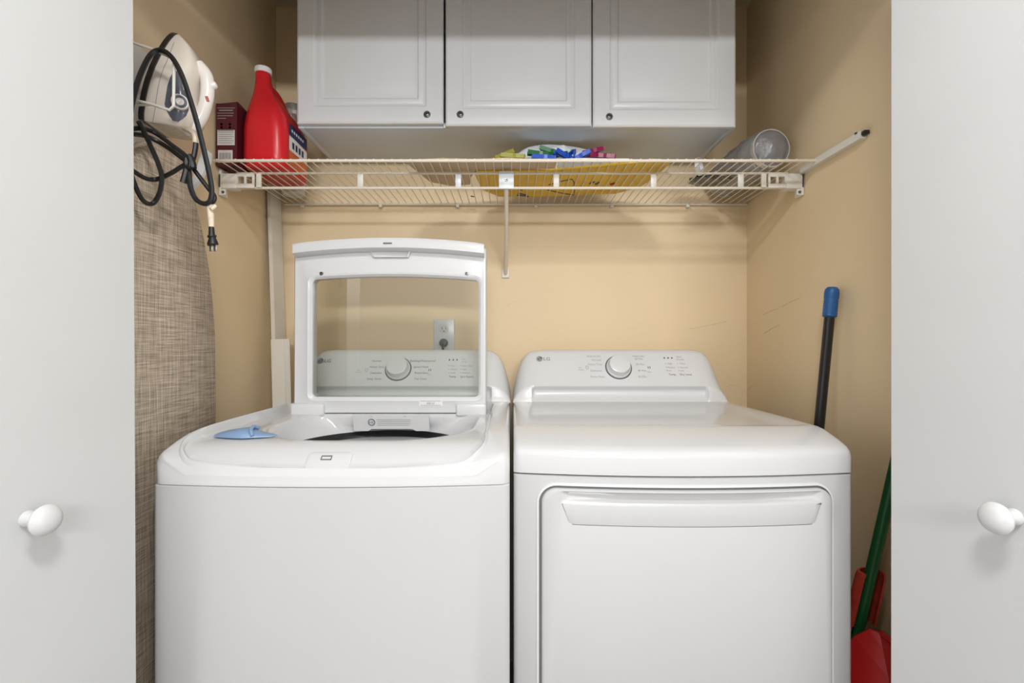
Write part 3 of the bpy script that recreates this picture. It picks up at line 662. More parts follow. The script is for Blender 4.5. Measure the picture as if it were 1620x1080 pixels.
# ------------------------------------------------------------------ things on the shelf
# carton
BX0, BX1, BY0, BY1, BH = -0.852, -0.791, 1.425, 1.52, 0.178
car = thing('laundry_carton', (-0.82, 1.47, TOP), 'dark maroon carton with white label and barcode, next to the red jug', 'carton')
f = lambda x, y, z: (x, y, TOP+z)
g = G().loft([[f(BX0, BY0, 0), f(BX1, BY0, 0), f(BX1, BY1, 0), f(BX0, BY1, 0)], [f(BX0+0.001, BY0, BH), f(BX1, BY0, BH), f(BX1, BY1, BH), f(BX0+0.001, BY1, BH)]], cap0=True, cap1=True)
bx = obj('box', g, 'maroon', car, smooth=False)
obj('top_flap', G().loft([[f(BX0+0.002, BY0+0.002, BH), f(BX1-0.001, BY0+0.001, BH+0.001), f(BX1-0.001, BY1-0.002, BH), f(BX0+0.002, BY1-0.002, BH)], [f(BX0+0.004, BY0+0.01, BH+0.003), f(BX1-0.004, BY0+0.012, BH+0.011), f(BX1-0.003, BY1-0.02, BH+0.003), f(BX0+0.004, BY1-0.02, BH+0.002)]], cap1=True), 'maroon', car, smooth=False)
yy = BY0-0.0006
def quad(x0, x1, z0, z1): return ([(x0, yy, TOP+z0), (x1, yy, TOP+z0), (x1, yy, TOP+z1), (x0, yy, TOP+z1)], [(0, 1, 2, 3)])
g = G(); g.add(*quad(-0.847, -0.797, 0.058, 0.102)); g.add(*quad(-0.845, -0.803, 0.008, 0.044)); lab = obj('white_label', g, 'paper', bx, smooth=False)
g = G(); yy -= 0.0004
for i in range(11): x = -0.841+i*0.0031; g.add(*quad(x, x+(0.0017 if i % 3 else 0.0024), 0.011, 0.036))
for i in range(6): g.add(*quad(-0.844, -0.804+(i % 2)*0.004, 0.064+i*0.006, 0.0655+i*0.006))
g.add(*quad(-0.845, -0.800, 0.098, 0.1015))
obj('label_print', g, 'pale_ink', lab, smooth=False)
g = G()
for i, (a, b) in enumerate(((0, 1), (0.1, 0.9), (0, 0.95), (0, 0.9), (0, 0.5))): g.add(*quad(-0.847+0.05*a, -0.847+0.05*b, 0.164-i*0.0075, 0.1658-i*0.0075+(0.0012 if i == 1 else 0)))
for cx in (-0.835, -0.811):
    for cz in (0.118, 0.109):
        g.lathe([(0.0022, 0), (0.0032, 0)], axis((cx, yy, TOP+cz), (0, -1, 0)), 10)
obj('carton_text', g, 'pale_ink', bx, smooth=False)

# red jug
jug = thing('detergent_jug', (-0.725, 1.53, TOP), 'large red plastic detergent jug with white cap on the wire shelf', 'jug')
secs = [(0.0, -0.780, -0.668, 1.440, 1.615, 0.025), (0.006, -0.786, -0.662, 1.434, 1.621, 0.03), (0.035, -0.789, -0.660, 1.430, 1.625, 0.034), (0.11, -0.789, -0.660, 1.430, 1.625, 0.036), (0.15, -0.785, -0.664, 1.431, 1.618, 0.038), (0.178, -0.778, -0.674, 1.434, 1.588, 0.036), (0.20, -0.770, -0.688, 1.436, 1.545, 0.032), (0.22, -0.763, -0.700, 1.438, 1.515, 0.028), (0.238, -0.758, -0.709, 1.440, 1.497, 0.024), (0.262, -0.755, -0.713, 1.442, 1.488, 0.0205), (0.283, -0.754, -0.715, 1.443, 1.484, 0.019)]
jb = obj('jug_body', G().loft([[(x, y, TOP+z) for x, y in rr(x0, x1, y0, y1, r, 6, 4)] for z, x0, x1, y0, y1, r in secs], cap0=True, cap1=True), 'red', jug, ang=60)
obj('jug_handle', G().tube([(-0.730, 1.480, TOP+0.245), (-0.727, 1.515, TOP+0.243), (-0.722, 1.550, TOP+0.222), (-0.718, 1.580, TOP+0.185), (-0.716, 1.590, TOP+0.14)], 0.0165, 10, 4), 'red', jug)
obj('jug_cap', G().lathe([(0.0225, 0), (0.0235, 0.002), (0.0235, 0.014), (0.0215, 0.0165), (0.0, 0.017)], Matrix.Translation((-0.7345, 1.4635, TOP+0.283)), 28), 'paper', jug)
def lq(y0, y1, za, zb, d, zc=None, zd=None):
    x = -0.660+d
    return ([(x, y0, TOP+za), (x, y1, TOP+(zd if zd is not None else za)), (x, y1, TOP+(zc if zc is not None else zb)), (x, y0, TOP+zb)], [(0, 1, 2, 3)])
ya, yb = 1.466, 1.592
lb = obj('jug_label', G().add(*lq(ya, yb, 0.012, 0.140, 0.0006)), 'orange', jb, smooth=False)
obj('label_band', G().add(*lq(ya, yb, 0.105, 0.141, 0.0010)), 'navy', lb, smooth=False)
obj('label_panel', G().add(*lq(ya, yb, 0.062, 0.108, 0.0010, 0.100, 0.062)), 'paper', lb, smooth=False)
g = G()
for i in range(4): g.add(*lq(ya+0.02+i*0.022, ya+0.034+i*0.022, 0.072, 0.092, 0.0014))
obj('label_letters', g, 'navy', lb, smooth=False)
g = G()
for i in range(6): g.add(*lq(ya+0.015+i*0.015, ya+0.024+i*0.015, 0.120, 0.128, 0.0014))
obj('label_small_letters', g, 'paper', lb, smooth=False)

# white bottle behind jug
bt = thing('spray_bottle', (-0.757, 1.715, TOP), 'white bottle with clear cap, half hidden behind the red jug', 'bottle')
T_ = Matrix.Translation((-0.757, 1.715, TOP))
obj('bottle_body', G().lathe([(0.034, 0), (0.038, 0.004), (0.038, 0.17), (0.034, 0.20), (0.028, 0.225), (0.026, 0.245), (0, 0.246)], T_, 28), 'plast', bt)
cp = obj('bottle_cap', G().lathe([(0.030, 0.240), (0.031, 0.243), (0.031, 0.300), (0.028, 0.308), (0.0, 0.310)], T_, 28), 'wrap', bt)
obj('nozzle', G().lathe([(0.012, 0.244), (0.012, 0.272), (0.009, 0.280), (0.0, 0.281)], T_, 16), 'redbtn', bt)

# tan paper bag, yellow bag, white bag and pegs
def slab(poly, z0, h, seed, wob=0.004, grid=None):
    n_ = len(poly); cx = sum(p[0] for p in poly)/n_; cy = sum(p[1] for p in poly)/n_
    pts = []
    for i in range(n_):
        a, b = poly[i], poly[(i+1) % n_]
        for j in range(6): pts.append((a[0]+(b[0]-a[0])*j/6, a[1]+(b[1]-a[1])*j/6))
    ls = []
    for k, t in ((0.985, 0.0), (1.0, 0.25), (1.0, 0.5), (0.97, 0.8), (0.88, 0.95), (0.7, 1.0), (0.45, 1.05), (0.2, 1.0)):
        l = []
        for x, y in pts:
            X, Y = cx+(x-cx)*k, cy+(y-cy)*k
            w_ = mnoise.noise(Vector((X*9+seed, Y*9, t*2)))*wob*(1 if t > 0 else 0)
            l.append((X+w_*0.4, Y, z0+h*t+w_*(t > 0.3)))
        ls.append(l)
    return G().loft(ls, cap0=True, cap1=True)
tb = obj('paper_bag', slab([(-0.288, 1.390), (-0.02, 1.378), (0.125, 1.385), (0.125, 1.452), (-0.10, 1.462), (-0.128, 1.53), (-0.135, 1.60), (-0.20, 1.615), (-0.262, 1.575), (-0.296, 1.43)], TOP, 0.007, 3, 0.004), 'tanp')
tag(tb, 'flat tan paper bag lying on the wire shelf left of the yellow bag', 'bag')
yb_ = thing('yellow_bag', (0.16, 1.6, TOP), 'yellow plastic bag with black print lying flat on the wire shelf', 'bag')
bag_b = obj('bag_body', slab([(-0.118, 1.472), (0.115, 1.466), (0.25, 1.432), (0.40, 1.388), (0.452, 1.40), (0.445, 1.52), (0.425, 1.62), (0.36, 1.70), (0.12, 1.735), (-0.05, 1.735), (-0.10, 1.66)], TOP, 0.011, 8, 0.005), 'yellow', yb_)
g = G(); zd = TOP-0.0004
def decal(pts, r): g.tube([(x, y, zd) for x, y in pts], r, 5)
def pd(px, py): Y = (TOP-CZ)*F/(540-py); return ((px-810)/F*Y, Y)
decal([pd(868, 292), pd(885, 287), pd(905, 283), pd(908, 288), pd(909, 300), pd(908, 308), pd(888, 305), pd(866, 300)], 0.002)
for a in ((815, 297, 826, 300), (820, 305, 832, 308), (933, 290, 940, 287), (942, 291, 948, 288), (818, 308, 836, 310)): decal([pd(a[0], a[1]), pd(a[2], a[3])], 0.0035)
for a in ((742, 296), (745, 310)): decal([pd(*a), pd(a[0]+5, a[1]+1)], 0.0022)
obj('black_print', g, 'ink', bag_b)
g = G(); decal([pd(966, 291), pd(973, 289)], 0.005); obj('red_print', g, 'redbtn', bag_b)
# white bag: open crumpled shell
g = G(); ls = []; nn_ = 40; WBX, WBY = 0.165, 1.548
for k, (t, rx, ry) in enumerate(((0, 0.05, 0.03), (0.0, 0.16, 0.10), (0.15, 0.185, 0.12), (0.4, 0.193, 0.125), (0.7, 0.188, 0.120), (0.9, 0.175, 0.112), (1.0, 0.158, 0.100), (0.93, 0.145, 0.09), (0.85, 0.14, 0.085), (0.85, 0.10, 0.06), (0.85, 0.02, 0.02))):
    l = []
    for j in range(nn_):
        a = 2*math.pi*j/nn_; cs, sn = math.cos(a), math.sin(a)
        rim = 0.068+0.045*sn+0.004*math.sin(3*a+1)-0.020*cs**4-0.016*max(0, cs)
        w_ = mnoise.noise(Vector((cs*2.2, sn*2.2, t*2+k*0.2)))*0.012*(0 if t == 0 else 1)
        l.append((WBX+(rx+w_)*cs, WBY+(ry*0.52+w_*0.4)*sn, TOP+0.0165+rim*t+w_*0.3*(t > 0.3)))
    ls.append(l)
wb = obj('white_plastic_bag', g.loft(ls, cap0=True, cap1=True), 'bag', ang=70)
tag(wb, 'crumpled white plastic bag of clothes pegs on top of the yellow bag', 'bag')
obj('bag_flap', slab([(0.128, 1.390), (0.20, 1.384), (0.33, 1.386), (0.235, 1.422), (0.132, 1.448)], TOP, 0.007, 5, 0.002), 'bag', wb)
def peg(color, loc, rz, tilt, label, group):
    mx = Matrix.Translation(loc) @ Matrix.Rotation(rz, 4, 'Z') @ Matrix.Rotation(tilt, 4, 'Y')
    o = thing('clothes_peg', loc, label, 'clothes peg', group)
    for s in (-1, 1):
        pts = [(-0.036, s*0.0085), (-0.020, s*0.0065), (0.0, s*0.0042), (0.010, s*0.0052), (0.022, s*0.0036), (0.034, s*0.0026), (0.036, s*0.0030)]
        g = G().loft([[mx @ Vector((x, y-s*0.0022, -0.0062)), mx @ Vector((x, y+s*0.0030, -0.0062)), mx @ Vector((x, y+s*0.0030, 0.0062)), mx @ Vector((x, y-s*0.0022, 0.0062))] for x, y in pts], cap0=True, cap1=True)
        obj('peg_arm', g, color, o, smooth=False)
    sp_ = [mx @ Vector((0.004*math.sin(t)+0.002, 0.0075*math.cos(t), -0.003+0.0012*i)) for i, t in enumerate([k*math.pi/3 for k in range(7)])]
    obj('peg_spring', G().tube(sp_, 0.0008, 5), 'steel', o)
pz = TOP
for i, (c, px, py, Y, rz, tl, lb_) in enumerate((
    ('green', 853, 243, 1.52, 0.1, 0.05, 'dark green clothes peg lying leftmost in the white bag'),
    ('green', 872, 239, 1.52, -0.25, 0.35, 'dark green clothes peg pointing up in the white bag'),
    ('green', 882, 245, 1.50, 0.5, -0.3, 'dark green clothes peg next to the blue pegs in the white bag'),
    ('bluep', 906, 242, 1.49, 1.3, -0.5, 'blue clothes peg standing highest in the middle of the white bag'),
    ('bluep', 895, 247, 1.475, 0.4, 0.3, 'blue clothes peg lying under the green pegs in the white bag'),
    ('bluep', 860, 249, 1.475, 0.1, 0.0, 'blue clothes peg lying low at the front of the white bag'),
    ('bluep', 917, 248, 1.475, -0.3, -0.4, 'blue clothes peg beside the magenta pegs in the white bag'),
    ('mag', 938, 239, 1.51, 0.15, -0.3, 'magenta clothes peg sticking up in the white bag'),
    ('mag', 932, 246, 1.50, 0.4, -0.2, 'magenta clothes peg next to the blue pegs in the white bag'),
    ('mag', 955, 247, 1.51, -0.3, 0.15, 'magenta clothes peg lying rightmost in the white bag'),
    ('lime', 797, 245, 1.53, 0.4, -0.5, 'yellow-green clothes peg tipped against the left end of the white bag'),
    ('lime', 812, 247, 1.50, -0.2, 0.1, 'yellow-green clothes peg lying at the left end of the white bag'))):
    peg(c, P(px, py, Y), rz, tl, lb_, 'clothes pegs in the white bag')

# duct in plastic wrap
du = thing('vent_duct', (0.765, 1.58, TOP), 'silver foil vent duct in clear plastic wrap by the tan wall', 'duct')
dc = Vector((0.762, 1.455, TOP+0.062)); mxd = axis(dc, (-0.05, 1, 0.0))
prof = [(0.050, 0.012), (0.053, 0.0), (0.056, 0.0)]
for i in range(20): prof += [(0.0555, 0.004+i*0.015), (0.0595, 0.0115+i*0.015)]
prof += [(0.056, 0.304), (0.050, 0.304)]
obj('duct_hose', G().lathe(prof, mxd, 36, False), 'foil', du, ang=60)
obj('duct_inside', G().lathe([(0.050, 0.012), (0.049, 0.10), (0.049, 0.29), (0, 0.295)], mxd, 32, False), 'foil', du)
b = bmesh.new(); bmesh.ops.create_icosphere(b, subdivisions=5, radius=1)
for v in b.verts:
    p = v.co.copy(); q = Vector((p.x, p.y, p.z))
    r = 0.0655+0.006*mnoise.noise(q*3)+0.003*mnoise.noise(q*9)
    ph = (abs(p.z)**3)*(1 if p.z > 0 else -1)
    rad = math.sqrt(max(0, 1-abs(p.z)**6)); l2 = math.hypot(p.x, p.y) or 1
    v.co = Vector((p.x/l2*rad*r, p.y/l2*rad*r, 0.150+p.z*0.172+0.006*mnoise.noise(q*4)))
    if v.co.y < -0.062: v.co.y = -0.062
g = G().bm(b, axis(dc, (-0.05, 1, 0.0)))
for v in g.v: v.z = max(v.z, TOP+0.0005); v.x = min(v.x, XR-0.002)
obj('plastic_wrap', g, 'wrap', du, ang=70)
# crumpled dark foil pouch with a clamp
fo = thing('foil_pouch', (0.625, 1.60, TOP), 'crumpled silver and black foil pouch lying left of the vent duct', 'pouch')
b = bmesh.new(); bmesh.ops.create_icosphere(b, subdivisions=4, radius=1)
for v in b.verts:
    q = v.co.copy(); k = 1+0.25*mnoise.noise(q*2.5)+0.12*mnoise.noise(q*6)
    v.co = Vector((0.633+q.x*0.062*k, 1.585+q.y*0.055*k, max(TOP+0.0004, TOP+0.012+q.z*0.016*k)))
obj('pouch_body', G().bm(b), 'foild', fo, ang=25)
obj('metal_clamp', G().lathe([(0.026, 0), (0.028, 0.001), (0.028, 0.012), (0.026, 0.013), (0.026, 0.0)], axis((0.567, 1.52, TOP+0.0285), (0.7, -0.5, 0.1)), 28, False), 'foil', fo)

# ------------------------------------------------------------------ iron, holder, ironing board
BXF = -0.772
HO = [(1.590, 0.03), (1.585, 0.055), (1.565, 0.075), (1.53, 0.095), (1.48, 0.117), (1.42, 0.140), (1.34, 0.163), (1.26, 0.178), (1.18, 0.187), (1.0, 0.190), (0.30, 0.190), (0.27, 0.185), (0.25, 0.17), (0.245, 0.14)]
bc = 1.108
outl = [(bc+w_, z) for z, w_ in HO]+[(bc-w_, z) for z, w_ in reversed(HO)]
ib = thing('ironing_board', (-0.80, bc, 0.245), 'ironing board with woven beige cover hanging upright on the wall', 'ironing board')
fx = lambda a, b, d: Vector((d, a, b))
obj('board_cover', G().prism(outl, BXF, BXF-0.032, fx, 0.007), 'fabric', ib, ang=50)
for dy in (-0.09, 0.09):
    obj('leg', G().tube([(-0.824, bc+dy*0.4, 1.45), (-0.828, bc+dy, 1.2), (-0.828, bc+dy, 0.35), (-0.826, bc+dy*1.1, 0.26)], 0.011, 8), 'plast2', ib)
hol = thing('iron_holder', (-0.85, 1.10, 1.6), 'white wire iron holder fixed to the wall above the ironing board', 'holder')
obj('wall_plate', G().box(XL+0.001, XL+0.012, 1.02, 1.19, 1.60, 1.83, 0.004), 'creamw', hol)
wy = 1.030
for y in (wy,):
    obj('wire_loop', G().tube([(XL+0.005, y, 1.862), P(205, 66, wy).xz.to_3d()*0+Vector((P(205, 66, wy).x, y, P(205, 66, wy).z)), Vector((P(245, 79, wy).x, y, P(245, 79, wy).z)), Vector((P(270, 91, wy).x, y, P(270, 91, wy).z)), Vector((P(275.5, 98, wy).x, y, P(275.5, 98, wy).z)), Vector((P(275, 130, wy).x, y, P(275, 130, wy).z)), Vector((P(274.5, 168, wy).x, y, P(274.5, 168, wy).z)), Vector((P(268, 174, wy).x, y, P(268, 174, wy).z)), Vector((P(240, 165, wy).x, y, P(240, 165, wy).z)), Vector((XL+0.005, y, P(165, 145, wy).z))], 0.0030, 8), 'creamw', hol)
obj('wire_crossbar', G().tube([(P(240, 165, wy).x, wy, P(240, 165, wy).z), (XL+0.006, wy+0.02, P(240, 165, wy).z+0.006)], 0.003, 8), 'creamw', hol)
obj('hook_strap', G().loft([[Vector((P(px, py, 1.20).x, Y, P(px, py, 1.20).z)) for px, py in ((320, 232), (331, 240), (330, 255), (315, 285), (303, 298), (303, 285), (312, 262))] for Y in (1.20, 1.212)], cap0=True, cap1=True), 'plast', hol)

irn = thing('steam_iron', (-0.76, 1.12, 1.636), 'off-white steam iron with grey dial and black cord resting in the wire holder', 'iron')
lean = Vector((0.215, 0.0, 1.0)).normalized(); cax = Vector((1.0, 0.0, -0.12)).normalized(); bax = Vector((0, 1, 0)); IO = Vector((-0.813, 1.118, 1.640))
turn = Matrix.Rotation(math.radians(7), 3, 'Z'); lean = turn @ lean; cax = turn @ cax; bax = turn @ bax
def I(a, b, c): return IO+lean*a+bax*b+cax*c
WT = [(0, 0.044), (0.01, 0.049), (0.05, 0.055), (0.085, 0.054), (0.122, 0.048), (0.16, 0.037), (0.188, 0.026), (0.207, 0.016), (0.219, 0.007), (0.223, 0.001)]
HB = [(0, 0.078), (0.008, 0.089), (0.03, 0.093), (0.055, 0.090), (0.08, 0.082), (0.105, 0.076), (0.13, 0.078), (0.155, 0.074), (0.188, 0.053), (0.207, 0.033), (0.219, 0.016), (0.223, 0.008)]
QS = [(1.0, 0.0), (1.0, 0.12), (0.99, 0.30), (0.97, 0.55), (0.93, 0.74), (0.84, 0.88), (0.64, 0.96), (0.32, 0.99), (0, 1.0)]
aa = [0, 0.004, 0.012, 0.03, 0.045, 0.06, 0.075, 0.09, 0.105, 0.12, 0.135, 0.15, 0.165, 0.178, 0.19, 0.20, 0.21, 0.217, 0.222]
def sect(a, lo, hi, ws):
    w_ = interp(WT, a); h = interp(HB, a)
    q = QS
    r_ = [(u*w_*ws, lo+(h-lo)*v) for u, v in q]
    return [I(a, u, v) for u, v in r_]+[I(a, -u, v) for u, v in reversed(r_[:-1])]
obj('soleplate', G().loft([[I(a, s*(interp(WT, a)+0.003)*1.02, c) for s, c in ((-1, 0.010), (-1, 0.0), (1, 0.0), (1, 0.010))] for a in aa], cap0=True, cap1=True), 'sole', irn)
ibody = obj('iron_body', G().loft([sect(a, 0.010, 0, 1.0) for a in aa], cap0=True, cap1=True), 'iron', irn, ang=60)
obj('iron_handle', G().tube([I(0.010, 0, 0.070), I(0.018, 0, 0.084), I(0.045, 0, 0.096), I(0.08, 0, 0.099), I(0.11, 0, 0.096), I(0.14, 0, 0.086), I(0.16, 0, 0.065)], 0.0145, 12, 4), 'ironhi', irn)
obj('steam_button', G().lathe([(0.009, 0), (0.009, 0.010), (0.006, 0.014), (0, 0.015)], axis(I(0.118, 0, 0.100), lean*0.5+cax), 14), 'ironhi', irn)
obj('indicator', G().tube([I(0.088, -0.013, 0.104), I(0.078, -0.011, 0.1085)], 0.003, 6), 'redbtn', irn)
obj('spray_nozzle', G().tube([I(0.150, 0, 0.080), I(0.158, -0.001, 0.086)], 0.006, 8), 'tank', irn)
obj('body_seam', G().tube([I(a, -interp(WT, a)*0.994-0.0004, 0.010+(interp(HB, a)-0.010)*0.245) for a in aa[:15]], 0.0006, 5), 'pale_ink', irn)
# grey tank window and dial on the near side
def side(a, v, off):
    w_ = interp(WT, a); h = interp(HB, a)
    q = QS[:7]
    uu = interp([(b_, a_) for a_, b_ in q], v); return I(a, -uu*w_-off, 0.010+(h-0.010)*v)
rows = [(0.118, 0.58, 0.64), (0.112, 0.55, 0.74), (0.10, 0.52, 0.86), (0.08, 0.49, 0.94), (0.06, 0.47, 0.95), (0.04, 0.46, 0.95), (0.028, 0.52, 0.93), (0.018, 0.62, 0.90), (0.010, 0.72, 0.84)]
g = G().loft([[side(a, v0+(v1-v0)*k/6, 0.0015) for k in range(7)] for a, v0, v1 in rows], closed=False)
tk = obj('water_tank', g, 'tank', irn, ang=80)
pc = side(0.050, 0.80, 0.001); pn = (-bax+cax*0.55).normalized()
mxk = axis(pc, pn)
dl_ = obj('steam_dial', G().lathe([(0.0165, -0.004), (0.0165, 0.005), (0.0150, 0.0065), (0.0138, 0.0065), (0.0132, 0.0055)], mxk, 28), 'ironhi', irn)
obj('dial_ring', G().lathe([(0.0134, 0.003), (0.0134, 0.0058), (0.0075, 0.0058)], mxk, 28), 'tank', dl_)
obj('dial_cap', G().lathe([(0.0078, 0.004), (0.0078, 0.0064), (0.006, 0.0072), (0, 0.0074)], mxk, 20), 'ironhi', dl_)
obj('heel_grille', G().loft([[I(-0.0006, b_, c) for b_ in (-0.036, 0.036)] for c in (0.022, 0.070)], closed=False), 'tape', irn)
# cord
def cp_(pts, dy=0.0):
    out = []
    for px, py in pts:
        Y = min(1.035, 0.752*F/(810-px))-dy; out.append(P(px, py, Y))
    return out
crd = obj('cord', G().tube(cp_([(206, 178), (212, 150), (222, 118), (236, 90), (248, 80), (262, 82), (275, 95), (288, 120), (300, 155), (312, 195), (322, 235), (330, 270), (335, 300), (332, 318), (322, 322), (310, 315), (302, 298), (299, 275), (298, 255)], 0.012), 0.0050, 8, 5), 'rubber', irn)
obj('cord_loop', G().tube(cp_([(298, 258), (272, 238), (250, 224), (230, 215), (210, 212)]), 0.0046, 8, 5), 'rubber', irn)
obj('cord_loop', G().tube(cp_([(208, 204), (225, 203), (245, 210), (270, 228), (298, 252), (280, 268), (262, 278), (245, 284), (228, 281), (206, 267)], 0.006), 0.0046, 8, 5), 'rubber', irn)
obj('cord_loop', G().tube(cp_([(219, 192), (226, 205), (238, 230), (250, 258), (256, 280), (253, 303), (244, 320), (234, 322), (224, 314), (214, 294), (206, 270)], 0.016), 0.0046, 8, 5), 'rubber', irn)
obj('cord_loop', G().tube(cp_([(298, 255), (312, 275), (328, 296), (339, 310), (337, 319), (330, 321), (332, 330)], 0.004), 0.0046, 8, 5), 'rubber', irn)
obj('cord_tail', G().tube(cp_([(297, 262), (294, 275), (290, 289)], 0.014), 0.0065, 8, 4), 'rubber', irn)
obj('cord_knot', G().tube(cp_([(299, 246), (303, 254), (302, 264), (296, 262), (297, 250), (304, 256), (306, 266)], 0.018), 0.0065, 8, 4), 'rubber', irn)
obj('cord_strain_relief', G().tube(cp_([(310, 226), (309, 236), (306, 250), (301, 258)], 0.0), 0.0050, 8, 4), 'rubber', irn)
obj('cord_sleeve', G().tube([I(0.006, -0.02, 0.078), P(308, 212, 1.045), P(310, 226, 1.04)], 0.0062, 8, 4), 'tape', irn)
plg = thing('plug', (-0.63, 1.035, 1.35), '', ''); del plg['label']; del plg['category']; plg.parent = irn; plg.location = WL[plg.name]-WL[irn.name]
obj('plug_tape', G().tube([P(332, 324, 1.032), P(333.5, 340, 1.032), P(334.5, 359, 1.032)], [0.0072, 0.0064, 0.0056], 10).tube([P(331, 326, 1.030), P(336, 330, 1.024), P(341, 325, 1.028)], 0.0035, 8, 3), 'tape', plg)
obj('plug_body', G().tube([P(334.5, 358, 1.032), P(335, 372, 1.032), P(335.3, 372.5, 1.032), P(335.5, 375, 1.032), P(336, 376, 1.032), P(336.5, 385, 1.032), P(337, 387, 1.032)], [0.0050, 0.0060, 0.0085, 0.0085, 0.0065, 0.0105, 0.0105], 12), 'rubber', plg)
for dx in (-3.5, 3.5):
    p = P(337+dx, 387, 1.032); obj('prong', G().box(p.x-0.0030, p.x+0.0030, 1.0312, 1.0328, p.z-0.014, p.z, 0.0005), 'steel', plg)

# ------------------------------------------------------------------ trim pieces in the left corner, outlet
def strip(name, p0, p1, wd, th, label, cat, wv=(1, 0, 0)):
    p0, p1 = Vector(p0), Vector(p1); d = (p1-p0).normalized(); x = Vector(wv); x = (x-d*x.dot(d)).normalized(); y = d.cross(x)
    pr = [(-wd/2, -th/2), (-wd/2+0.003, -th/2-0.001), (wd*0.22, -th/2-0.001), (wd*0.26, -th/2+0.003), (wd/2, -th/2+0.003), (wd/2, th/2), (-wd/2, th/2)]
    o = obj(name, G().loft([[p+x*a+y*b for a, b in pr] for p in (p0, p1)], cap0=True, cap1=True), 'plank', smooth=False)
    tag(o, label, cat); return o
strip('trim_strip', (-0.758, 1.690, 0.004), (-0.8435, 1.758, 1.715), 0.074, 0.012, 'long white painted trim strip leaning in the corner behind the washer', 'trim strip', (0.08, 1, 0))
strip('trim_offcut', (-0.732, 1.630, 0.004), (-0.785, 1.680, 1.168), 0.062, 0.008, 'short flat white board leaning in front of the long trim strip', 'board')
out = thing('wall_outlet', (-0.246, YB, 1.125), 'wall outlet with cover plate behind the washer lid glass', 'outlet')
obj('cover_plate', G().box(-0.284, -0.208, YB-0.006, YB-0.0005, 1.122, 1.240, 0.003, 3), 'plast', out)
for zc in (1.205, 1.155):
    r_ = obj('receptacle', G().loft([[(-0.246+x, YB-0.006-d, zc+z) for x, z in rr(-0.0165+i, 0.0165-i, -0.014+i, 0.014-i, 0.0105, 5, 2)] for i, d in ((0, -0.001), (0, 0.0015), (0.001, 0.002))], cap1=True), 'plast2', out)
    obj('slot', G().box(-0.2535, -0.2515, YB-0.0085, YB-0.0078, zc-0.001, zc+0.007).box(-0.2405, -0.2385, YB-0.0085, YB-0.0078, zc-0.001, zc+0.007).box(-0.248, -0.244, YB-0.0085, YB-0.0078, zc-0.010, zc-0.006), 'dark', r_, smooth=False)
pl = obj('cord_plug', G().lathe([(0.014, 0), (0.0155, 0.002), (0.0155, 0.016), (0.011, 0.026), (0.0, 0.027)], axis((-0.246, YB-0.008, 1.155), (0, -1, 0)), 20), 'black', out)
obj('plug_cord', G().tube([(-0.246, YB-0.03, 1.150), (-0.246, YB-0.036, 1.135), (-0.247, YB-0.030, 1.10), (-0.25, YB-0.025, 1.0), (-0.26, YB-0.025, 0.7)], 0.0045, 8, 5), 'black', pl)

wr = bpy.data.objects['wall_right']; wbk = bpy.data.objects['wall_back']
def on_right(px, py): Y = XR*F/(px-810); return Vector((XR-0.0004, Y, CZ-(py-540)/F*Y))
def on_back(px, py): return Vector(((px-810)/F*YB, YB-0.0004, CZ-(py-540)/F*YB))
for par, fn, pts in ((wr, on_right, [(1207, 498), (1219, 492), (1232, 488)]), (wr, on_right, [(1237, 485), (1252, 477), (1266, 471)]), (wr, on_right, [(1208, 528), (1222, 519), (1233, 514)]), (wr, on_right, [(1183, 617), (1187, 612), (1193, 610)]), (wbk, on_back, [(1148, 612), (1157, 609), (1168, 611), (1172, 613)]), (wbk, on_back, [(1090, 520), (1120, 515), (1150, 508)])):
    obj('scuff_mark', G().tube([fn(*p) for p in pts], 0.0006, 5, 4), 'scuff', par)

# ------------------------------------------------------------------ broom, mop pole, dustpan at the right
br = thing('broom', (0.712, 1.30, 0), 'black broom pole with blue ribbed grip leaning on the right wall', 'broom')
p_top = Vector((0.828, 1.281, 1.300)); p_mid = Vector((0.798, 1.285, 0.958)); dv = (p_top-p_mid).normalized()
p_bot = p_top-dv*((p_top.z-0.05)/dv.z)
p_bot.x = max(p_bot.x, 0.715)
dv = (p_top-p_bot).normalized(); Lp = (p_top-p_bot).length
mx = axis(p_bot, dv)
obj('broom_pole', G().lathe([(0.0122, 0.0), (0.0122, Lp-0.07), (0, Lp-0.07)], mx, 20), 'black', br)
pr = [(0.0135, Lp-0.078), (0.0155, Lp-0.076)]
for i in range(7): pr += [(0.0172, Lp-0.074+i*0.0062), (0.0158, Lp-0.0709+i*0.0062)]
pr += [(0.0170, Lp-0.028), (0.0172, Lp-0.015), (0.0160, Lp-0.006), (0.011, Lp), (0, Lp+0.002)]
obj('grip', G().lathe(pr, mx, 24), 'grip', br, ang=60)
obj('broom_head', G().box(0.700, 0.745, 1.285, 1.485, 0.045, 0.085, 0.008), 'black', br)
obj('bristles', G().loft([[(0.722+sx*w_*0.9, 1.385+sy*l_*0.94, z) for sx, sy in ((-1, -1), (1, -1), (1, 1), (-1, 1))] for w_, l_, z in ((0.018, 0.09, 0.05), (0.026, 0.105, 0.0))], cap0=True, cap1=True), 'dark', br)

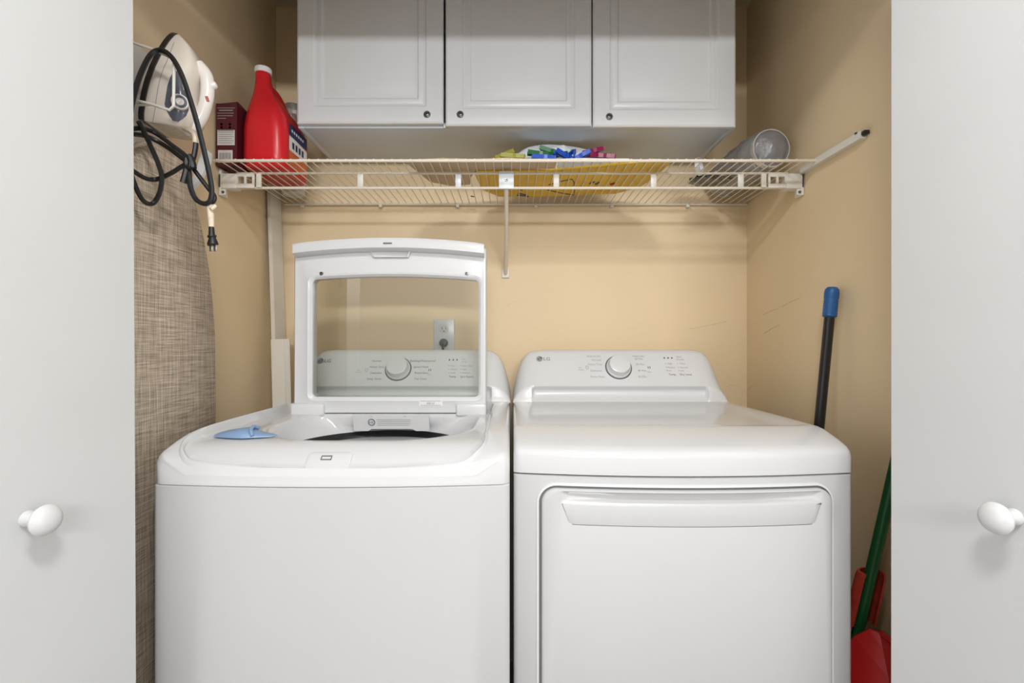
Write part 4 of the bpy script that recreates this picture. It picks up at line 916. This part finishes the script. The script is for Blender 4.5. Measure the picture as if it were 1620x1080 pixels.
gpole = thing('mop', (0.765, 1.27, 0), 'green pole standing in the gap between the dryer and the right bifold door', 'mop')
g0, g1 = Vector((0.742, 1.203, 0.03)), Vector((0.820, 1.008, 1.08))
obj('mop_pole', G().tube([g0, g1], 0.0118, 16), 'greenp', gpole)
obj('mop_cap', G().lathe([(0.013, 0), (0.0135, 0.03), (0.011, 0.04), (0, 0.042)], axis(g1-(g1-g0).normalized()*0.03, g1-g0), 16), 'greenp', gpole)
obj('mop_head', G().loft([[(0.757+w_*0.8*math.cos(2*math.pi*j/16), 1.19+l_*0.75*math.sin(2*math.pi*j/16), z) for j in range(16)] for w_, l_, z in ((0.055, 0.09, 0.0), (0.06, 0.10, 0.01), (0.04, 0.06, 0.05), (0.018, 0.02, 0.07))], cap0=True, cap1=True), 'plank', gpole)

dp = thing('dustpan', (0.78, 1.0, 0.05), 'red plastic dustpan standing upright in front of the green pole', 'dustpan')
def q(px, py, Y): return P(px, py, Y)
# handle: a half-round channel open to the front, then the tray below
def at(z): # centre line of the pole pushed a little forward
    t = (z-g0.z)/(g1.z-g0.z); return g0+(g1-g0)*t
loops = []
for z, r in ((0.655, 0.026), (0.645, 0.029), (0.60, 0.030), (0.56, 0.030), (0.53, 0.031)):
    c = at(z); l = []
    for k in range(13):
        a = math.radians(-35+250*k/12); l.append(c+Vector((math.cos(a)*r, math.sin(a)*r*0.9, 0)))
    for k in range(12, -1, -1):
        a = math.radians(-35+250*k/12); l.append(c+Vector((math.cos(a)*(r-0.004), math.sin(a)*(r-0.004)*0.9, 0)))
    loops.append(l)
obj('pan_handle', G().loft(loops, cap0=True, cap1=True), 'pan2', dp)
def tl(z, xl, yl, xm, ym, xr, yr):
    t_ = 0.004
    return [(xl, yl, z), (xm, ym, z), (xr, yr, z), (xr-t_, yr+t_, z), (xm, ym+t_*1.5, z), (xl+t_, yl+t_, z)]
tray = [tl(0.548, 0.760, 1.055, 0.772, 1.040, 0.786, 1.046), tl(0.520, 0.742, 1.075, 0.772, 1.032, 0.808, 1.036), tl(0.47, 0.722, 1.095, 0.772, 1.016, 0.832, 1.022), tl(0.43, 0.710, 1.105, 0.771, 1.006, 0.8445, 1.012), tl(0.30, 0.704, 1.12, 0.770, 0.998, 0.846, 1.004), tl(0.12, 0.703, 1.15, 0.770, 1.01, 0.846, 1.02), tl(0.03, 0.703, 1.16, 0.770, 1.02, 0.846, 1.03)]
obj('pan_tray', G().loft(tray, cap0=True, cap1=True), 'pan', dp, smooth=False)
obj('pan_rim', G().tube([(0.772, 1.036, 0.550), (0.808, 1.032, 0.522), (0.832, 1.018, 0.472), (0.842, 1.008, 0.432), (0.843, 1.000, 0.30)], 0.0055, 8, 3), 'pan', dp)
for o in bpy.data.objects:
    if o.type == 'MESH' and o.name.split('.')[0] in ('printed_text', 'fine_print', 'panel_text_lines', 'panel_logo', 'label_print', 'carton_text', 'label_letters', 'label_small_letters', 'sticker_print', 'logo_letters', 'logo_face', 'black_print'):
        o['kind'] = 'stuff'
